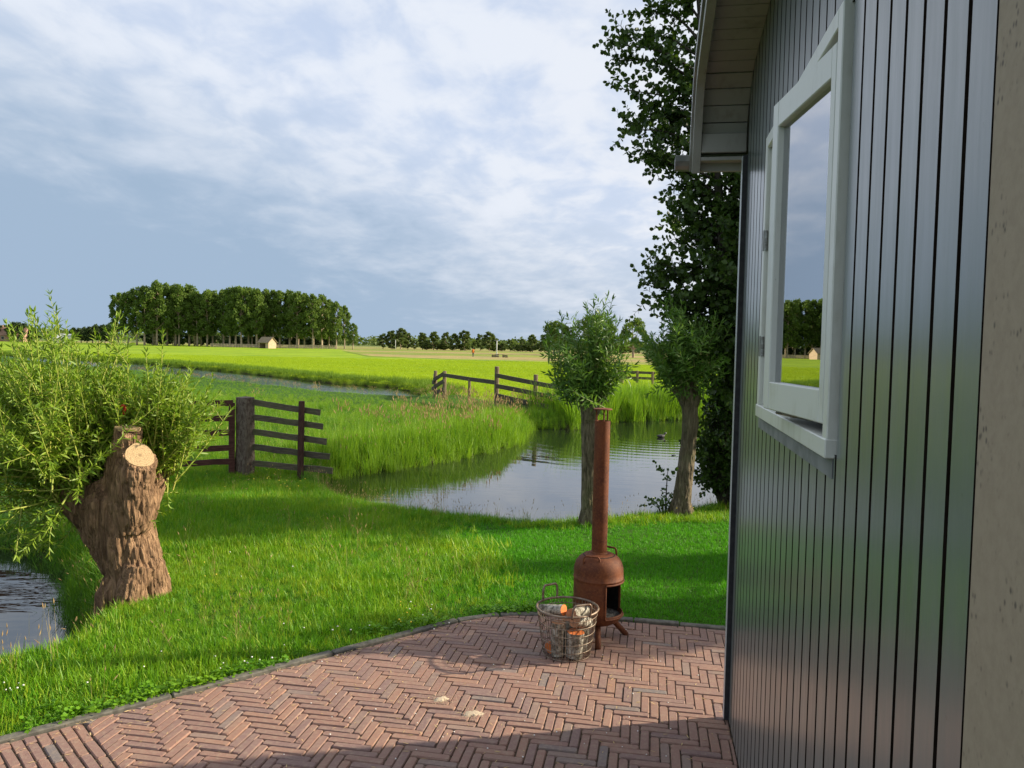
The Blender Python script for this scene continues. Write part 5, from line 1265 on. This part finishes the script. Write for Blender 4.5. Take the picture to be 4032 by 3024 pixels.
cm = tuftcoll('mown_tuft', [tuft_mesh('mown_tuft', 18, .042, .025, .062, .0060, .75, M['mown'], 300+k) for k in range(4)])
cl_ = tuftcoll('lawn_tuft', [tuft_mesh('lawn_tuft', 17, .050, .05, .14, .0068, .62, M['lawn' if k < 4 else 'lawny'], 310+k, 3) for k in range(6)])
tag(scatter('mown_grass', np.stack([x, y, z], 1)[is_m], rs.uniform(.75, 1.25, is_m.sum())*(.75+.5*rough[is_m]), cm, 4, .15, rs), 'short mown lawn beside the brick terrace', 'grass', kind='stuff')
il = ~is_m; sc_l = rs.uniform(.7, 1.2, il.sum())*(.25+1.25*rough[il])*np.interp(kdist[il], [0, .25, 1.2], [.5, .75, 1.0])*np.interp(y[il], [5, 8, 10], [1, 1.15, 1.3])
tag(scatter('lawn_grass', np.stack([x, y, z], 1)[il], sc_l, cl_, 6, .2, rs), 'rough bright green lawn between terrace, ditch and pond', 'grass', kind='stuff')
# dry stalks and seed heads in the rough lawn and along the bank
xd, yd = x[il], y[il]; zd_, sdd = z[il], sd[il]
pr_ = .006+.05*sst(.55, .72, fbm(xy0(xd*.6, yd*.6, 77), 3))+.10*sst(.55, .15, sdd)*(yd > 9.2)+.03*sst(.5, .1, sdd); kk = rs.rand(len(xd)) < pr_
cdry = tuftcoll('stalk_tuft', [tuft_mesh('stalk_tuft', 6, .04, .16, .34, .0022, .28, M['dry'], 330+k, 4, (.7, .035, .0035), .35) for k in range(4)])
tag(scatter('seeding_stalks', np.stack([xd, yd, zd_], 1)[kk], rs.uniform(.6, 1.25, kk.sum()), cdry, 4, .1, rs), 'thin dry grass stalks with seed heads along the pond bank', 'grass', kind='stuff')
# taller bank fringe of the near pond shore and of the left ditch
x, y = jgrid(-6.5, 4.5, 4.8, 15, .07, rs); k = inview(x, y); x, y = x[k], y[k]; z, sd, td = hgt(x, y, True); ok = (sd < .32) & (sd > -.28) & (z > WZ-.12) & (td > .5) & (rs.rand(len(x)) < np.where(x < -3, .8, .35)); x, y, z = x[ok], y[ok], z[ok]
cbk = tuftcoll('bank_tuft', [tuft_mesh('bank_tuft', 22, .06, .14, .34, .0055, .45, M['reedd'], 340+k, 4) for k in range(4)])
tag(scatter('bank_grass', np.stack([x, y, z], 1), rs.uniform(.6, 1.2, len(x))*np.where(x < -3, np.where(y < 5.9, .45, .8), .5), cbk, 4, .2, rs), 'long dark grass overhanging the banks of pond and ditch', 'grass', kind='stuff')
# --- meadow between the waters: tall grass, reeds on its shore
x, y = jgrid(-34, 6, 12.6, 72, .17, rs); k = inview(x, y, 120); x, y = x[k], y[k]; z, sd, td = hgt(x, y, True); b_ = beyond_ditch(x, y); r_ = np.hypot(x, y)
pk = np.interp(r_, [13, 22, 35, 60], [1, .75, .38, .2]); ok = (z > -.52) & (b_ < .3) & (rs.rand(len(x)) < pk); x, y, z, sd, r_ = x[ok], y[ok], z[ok], sd[ok], r_[ok]
ctall = tuftcoll('meadow_tuft', [tuft_mesh('meadow_tuft', 46, .15, .20, .46, .0085, .40, M['reed'], 350+k, 4, (.05, .05, .006)) for k in range(4)]+[tuft_mesh('meadow_tuft', 46, .15, .18, .42, .0085, .45, M['reedd'], 355+k, 4) for k in range(2)])
shore = sst(1.9, .2, sd); sclm = rs.uniform(.7, 1.2, len(x))*np.interp(r_, [13, 25, 60], [.85, .95, 1.35])*(.6+.75*shore*(r_ < 30))
sclm = sclm*np.where(y > 24, np.interp(pdist(x, y, DITCH), [0, 3, 8], [.22, .35, 1.0]), 1.0); sclm = np.where((y > 22.5) & (y < 33) & (np.abs(x+.6+(y-28)*.5) < 3), sclm*.6, sclm); isl = (y < 14.2) & (x < -3.2); sclm = np.where(isl, sclm*.55, sclm)
tag(scatter('meadow_grass', np.stack([x, y, z], 1), sclm, ctall, 6, .1, rs), 'tall green meadow grass beyond the red-brown gate', 'grass', kind='stuff')
x, y = jgrid(-4.5, 3, 13.6, 30, .15, rs); z, sd, td = hgt(x, y, True); b_ = beyond_ditch(x, y); ok = (sd < 1.5) & (sd > -.30) & (b_ < .2) & (rs.rand(len(x)) < sst(1.6, .2, sd)*.85) & (y > 14.0); x, y, z, sd = x[ok], y[ok], z[ok], sd[ok]
creed = tuftcoll('reed_tuft', [tuft_mesh('reed_tuft', 26, .10, .45, .85, .012, .22, M['reed'], 360+k, 5, None, .55) for k in range(4)])
tag(scatter('shore_reeds', np.stack([x, y, z], 1), rs.uniform(.65, 1.1, len(x))*np.interp(y, [14, 20, 22.2, 23.5], [.72, .85, .8, .5]), creed, 4, .08, rs), 'upright yellow-green reeds on the meadow shore of the pond', 'reeds', kind='stuff')
# tan seed-head haze on the meadow tip and along the ditch
x, y = jgrid(-34, 3, 15, 70, .22, rs); k = inview(x, y, 60); x, y = x[k], y[k]; z, sd, td = hgt(x, y, True); b_ = beyond_ditch(x, y)
dd = pdist(x, y, DITCH); pr_ = np.maximum(sst(2.2, .4, dd)*.22*(y > 26), .22*sst(3.4, .8, np.hypot((x+.9)/1.0, (y-20.6)/1.6))); pr_ = np.maximum(pr_, .08*sst(2.6, .6, np.abs(x+1.5+(y-28)*.42))*(y > 22)*(y < 33)); pr_ = pr_*np.interp(y, [15, 30, 60], [1, .8, .55])+.004
ok = (z > -.45) & (b_ < -.2) & (rs.rand(len(x)) < pr_); x, y, z = x[ok], y[ok], z[ok]
cseed = tuftcoll('seed_tuft', [tuft_mesh('seed_tuft', 14, .14, .42, .72, .005, .22, M['reed'], 370+k, 4, (1.0, .10, .011), .4) for k in range(4)])
tag(scatter('seeding_meadow_grass', np.stack([x, y, z], 1), rs.uniform(.7, 1.15, len(x))*np.where((pdist(x, y, DITCH) < 3.5) & (y > 25), .5, 1.0), cseed, 4, .12, rs), 'tan seeding grass on the meadow tip and along the far ditch', 'grass', kind='stuff')
# --- far pond bank: dense reeds below the bright field
x, y = jgrid(.2, 12, 22.5, 37, .20, rs); k = inview(x, y, 60); x, y = x[k], y[k]; z, sd, td = hgt(x, y, True); b_ = beyond_ditch(x, y); ok = (z > -.6) & (b_ > -2.2) & (sd < 4.2) & (rs.rand(len(x)) < sst(4.4, .8, sd)*.8+.1); x, y, z, sd = x[ok], y[ok], z[ok], sd[ok]
tag(scatter('far_reeds', np.stack([x, y, z], 1), rs.uniform(.9, 1.5, len(x))*np.interp(sd, [0, 1.5, 4], [1.15, 1.1, .6]), creed, 4, .10, rs), 'bright reed bed on the far bank of the pond', 'reeds', kind='stuff')
# --- field edge along the ditch and mown field
x, y = jgrid(-80, 14, 24, 112, .30, rs); k = inview(x, y, 60); x, y = x[k], y[k]; z, sd, td = hgt(x, y, True); b_ = beyond_ditch(x, y); ok = (z > -.55) & (b_ > -.9) & (sd < 1.7) & (rs.rand(len(x)) < .8); x, y, z = x[ok], y[ok], z[ok]
cfb = tuftcoll('field_bank_tuft', [tuft_mesh('field_bank_tuft', 50, .25, .15, .42, .014, .4, M['bankg'], 380+k, 3) for k in range(3)])
tag(scatter('field_bank_grass', np.stack([x, y, z], 1), rs.uniform(.7, 1.15, len(x)), cfb, 3, .12, rs), 'rough grass on the bank between ditch and bright field', 'grass', kind='stuff')
x, y = jgrid(-75, 45, 26, 112, .50, rs); k = inview(x, y, 30); x, y = x[k], y[k]; z, sd, td = hgt(x, y, True); b_ = beyond_ditch(x, y); r_ = np.hypot(x, y); ok = (b_ > .8) & (z > -.4) & (y < hay_line(x)-2) & (rs.rand(len(x)) < np.interp(r_, [30, 60, 110], [1, .6, .35])); x, y, z, r_ = x[ok], y[ok], z[ok], r_[ok]
cfi = tuftcoll('field_tuft', [tuft_mesh('field_tuft', 90, .45, .05, .13, .014, .5, M['field'], 390+k, 2) for k in range(3)])
tag(scatter('field_grass', np.stack([x, y, z], 1), rs.uniform(.9, 1.5, len(x)), cfi, 3, .03, rs), 'short bright mown grass of the wide field', 'grass', kind='stuff')
# low clover leaves creeping over the kerb
def clover_mesh(seed):
    rs_ = np.random.RandomState(seed); n_ = 9; a = rs_.uniform(0, 6.28, n_); b = rs_.uniform(0, .035, n_); P = np.stack([np.cos(a)*b, np.sin(a)*b, rs_.uniform(.012, .045, n_)], 1); D = np.stack([rs_.normal(0, 1, n_), rs_.normal(0, 1, n_), rs_.normal(0, .25, n_)], 1)
    V_, F_ = leaves(P, D, np.tile([0, 0, 1.], (n_, 1))+rs_.normal(0, .3, (n_, 3)), rs_.uniform(.012, .022, n_), rs_.uniform(.012, .020, n_), 'ovate', .08, .05); me = mesh_np('clover_tuft', V_, F_); me.materials.append(M['lawn']); return me
cclo = tuftcoll('clover_tuft', [clover_mesh(400+k) for k in range(4)])
t_ = rs.uniform(.8, 6.2, 1500); q_ = np.array([kp(t) for t in t_]); d_ = np.abs(rs.normal(0, .09, 1500))+.035; nv = np.where((t_ < 5.25)[:, None], np.array([[-.645, .764]]), np.array([[.1, .99]])); q_ = q_+nv*d_[:, None]; kk = rs.rand(1500) < np.clip(fbm(xy0(q_[:, 0]*2.2, q_[:, 1]*2.2, 4), 2)*3.2-1.45, 0, .6); q_ = q_[kk]
tag(scatter('clover_leaves', np.stack([q_[:, 0], q_[:, 1], hgt(q_[:, 0], q_[:, 1])+.006], 1), rs.uniform(.8, 1.4, len(q_)), cclo, 4, .15, rs), 'round clover leaves creeping along the kerb', 'clover', kind='stuff')
# --- clover, buttercups, litter
def blobs(name, P, r_, mat, label, stem=None):
    m = MB(); rs_ = np.random.RandomState(len(P))
    for p in P:
        q_ = r_*rs_.uniform(.7, 1.2); n_ = 6
        V = [p+[0, 0, -q_*.7]]+[p+[math.cos(a)*q_, math.sin(a)*q_, -.1*q_] for a in np.arange(n_)*2*math.pi/n_]+[p+[math.cos(a)*q_*.7, math.sin(a)*q_*.7, q_*.55] for a in np.arange(n_)*2*math.pi/n_]+[p+[0, 0, q_*.8]]
        F = [(0, 1+(i+1) % n_, 1+i) for i in range(n_)]+[(1+i, 1+(i+1) % n_, 7+(i+1) % n_, 7+i) for i in range(n_)]+[(7+i, 7+(i+1) % n_, 13) for i in range(n_)]
        m.add(np.array(V), F)
        if stem: m.add(*tube([p+[0, 0, -q_*.5], p+[.01, .005, -stem]], .0012, 3, False))
    return tag(mk(name, m, mat, smooth=False), label, 'flowers', kind='stuff')
def lawnpts(spots):
    P = []
    for (u, v, n_, su, sv, h) in spots:
        for i in range(n_):
            g_ = gd(u+rs.normal(0, su), v+rs.normal(0, sv), -.03); P.append(np.array([g_[0], g_[1], z1(g_[0], g_[1])+h*rs.uniform(.8, 1.3)]))
    return P
blobs('clover_flowers', lawnpts([(930, 1335, 8, 40, 14, .06), (740, 1385, 6, 50, 14, .06), (570, 1440, 8, 60, 20, .055), (20, 1510, 7, 20, 14, .05), (200, 1480, 5, 110, 25, .055), (560, 1240, 3, 60, 40, .08)]), .0062, M['white'], 'white clover flowers in the lawn near the kerb')
blobs('buttercup_flowers', lawnpts([(590, 1035, 16, 25, 10, .22), (620, 1055, 8, 15, 6, .2), (880, 1345, 4, 20, 8, .09), (870, 1370, 4, 15, 8, .08), (1490, 1095, 8, 30, 8, .12), (430, 1030, 6, 60, 12, .2), (420, 1260, 4, 40, 30, .1)]), .0065, M['yellow'], 'yellow buttercups scattered through the lawn')
P = []; 
for i in range(900):
    if rs.rand() < .40: t_ = rs.uniform(1.2, 5.5); q_ = kp(t_); nn_ = np.array([.64, -.76]) if t_ < 5.0 else np.array([0, -1.]); q_ = q_+nn_*abs(rs.normal(0, .10))-nn_*.03
    else: q_ = np.array([rs.uniform(-2.4, 1.6), rs.uniform(3.1, 5.6)])
    if not pip(np.array([q_[0]]), np.array([q_[1]]), TERR)[0] or (q_-WO[:2])@en[:2] < .02: continue
    P.append((*q_, .0045))
P = np.array(P); n = len(P); a = rs.uniform(0, 6.28, n); D = np.stack([np.cos(a), np.sin(a), rs.normal(0, .08, n)], 1); V_, F_ = leaves(P, D, np.tile([0, 0, 1.], (n, 1))+rs.normal(0, .2, (n, 3)), rs.uniform(.010, .045, n), rs.uniform(.002, .006, n), 'lance', .1, .0)
tag(mk('straw_litter', (V_, F_), M['straw']), 'bits of straw and dry leaves on the brick terrace', 'litter', kind='stuff')
P = [np.array([*gd(rs.uniform(560, 1560), rs.uniform(1350, 1650))[:2], .004]) for i in range(60)]; P = [p for p in P if pip(np.array([p[0]]), np.array([p[1]]), TERR)[0] and (p[:2]-WO[:2])@en[:2] > .03]
o = blobs('petal_litter', P, .0042, M['white'], 'white specks of petals on the brick terrace'); o['category'] = 'litter'
for k, (u, v, r_, lab) in enumerate(((953, 1511, .050, 'round patch of pale sand heaped by ants on the bricks'), (1021, 1542, .060, 'larger pale ant sand patch beside a cracked brick'))):
    c = gd(u, v, 0); n_ = 30; V = [c+[0, 0, .008]]
    for q_, z_ in ((.35, .0085), (.65, .0062), (1.0, -.004)):
        for j in range(n_):
            a = j*2*math.pi/n_; w_ = r_*q_*.75*(1+.25*math.sin(2*a+k)+.15*math.sin(5*a+1)+rs.uniform(-.14, .14)); V.append(c+[math.cos(a)*w_*1.1, math.sin(a)*w_, z_+rs.uniform(-.001, .001)])
    F = [(0, 1+j, 1+(j+1) % n_) for j in range(n_)]+[(1+q_*n_+j, 1+q_*n_+n_+j, 1+q_*n_+n_+(j+1) % n_, 1+q_*n_+(j+1) % n_) for q_ in (0, 1) for j in range(n_)]
    sp = empty('sand_patch', tuple(c), lab, 'sand'); mk('heap', (np.array(V), F), M['sand'], sp, smooth=True)
    m = MB()
    for i in range(420):
        a = rs.uniform(0, 6.28); d = abs(rs.normal(0, .75))*r_*1.3; p_ = c+[math.cos(a)*d*1.1, math.sin(a)*d, .003]; q_ = rs.uniform(.0010, .0026)
        m.add(np.array([p_+[q_, 0, 0], p_+[-q_*.5, q_, 0], p_+[-q_*.5, -q_, 0], p_+[0, 0, q_*1.2]]), [(0, 1, 3), (1, 2, 3), (2, 0, 3)])
    tag(mk('grains', m, M['sand'], sp), kind='stuff')
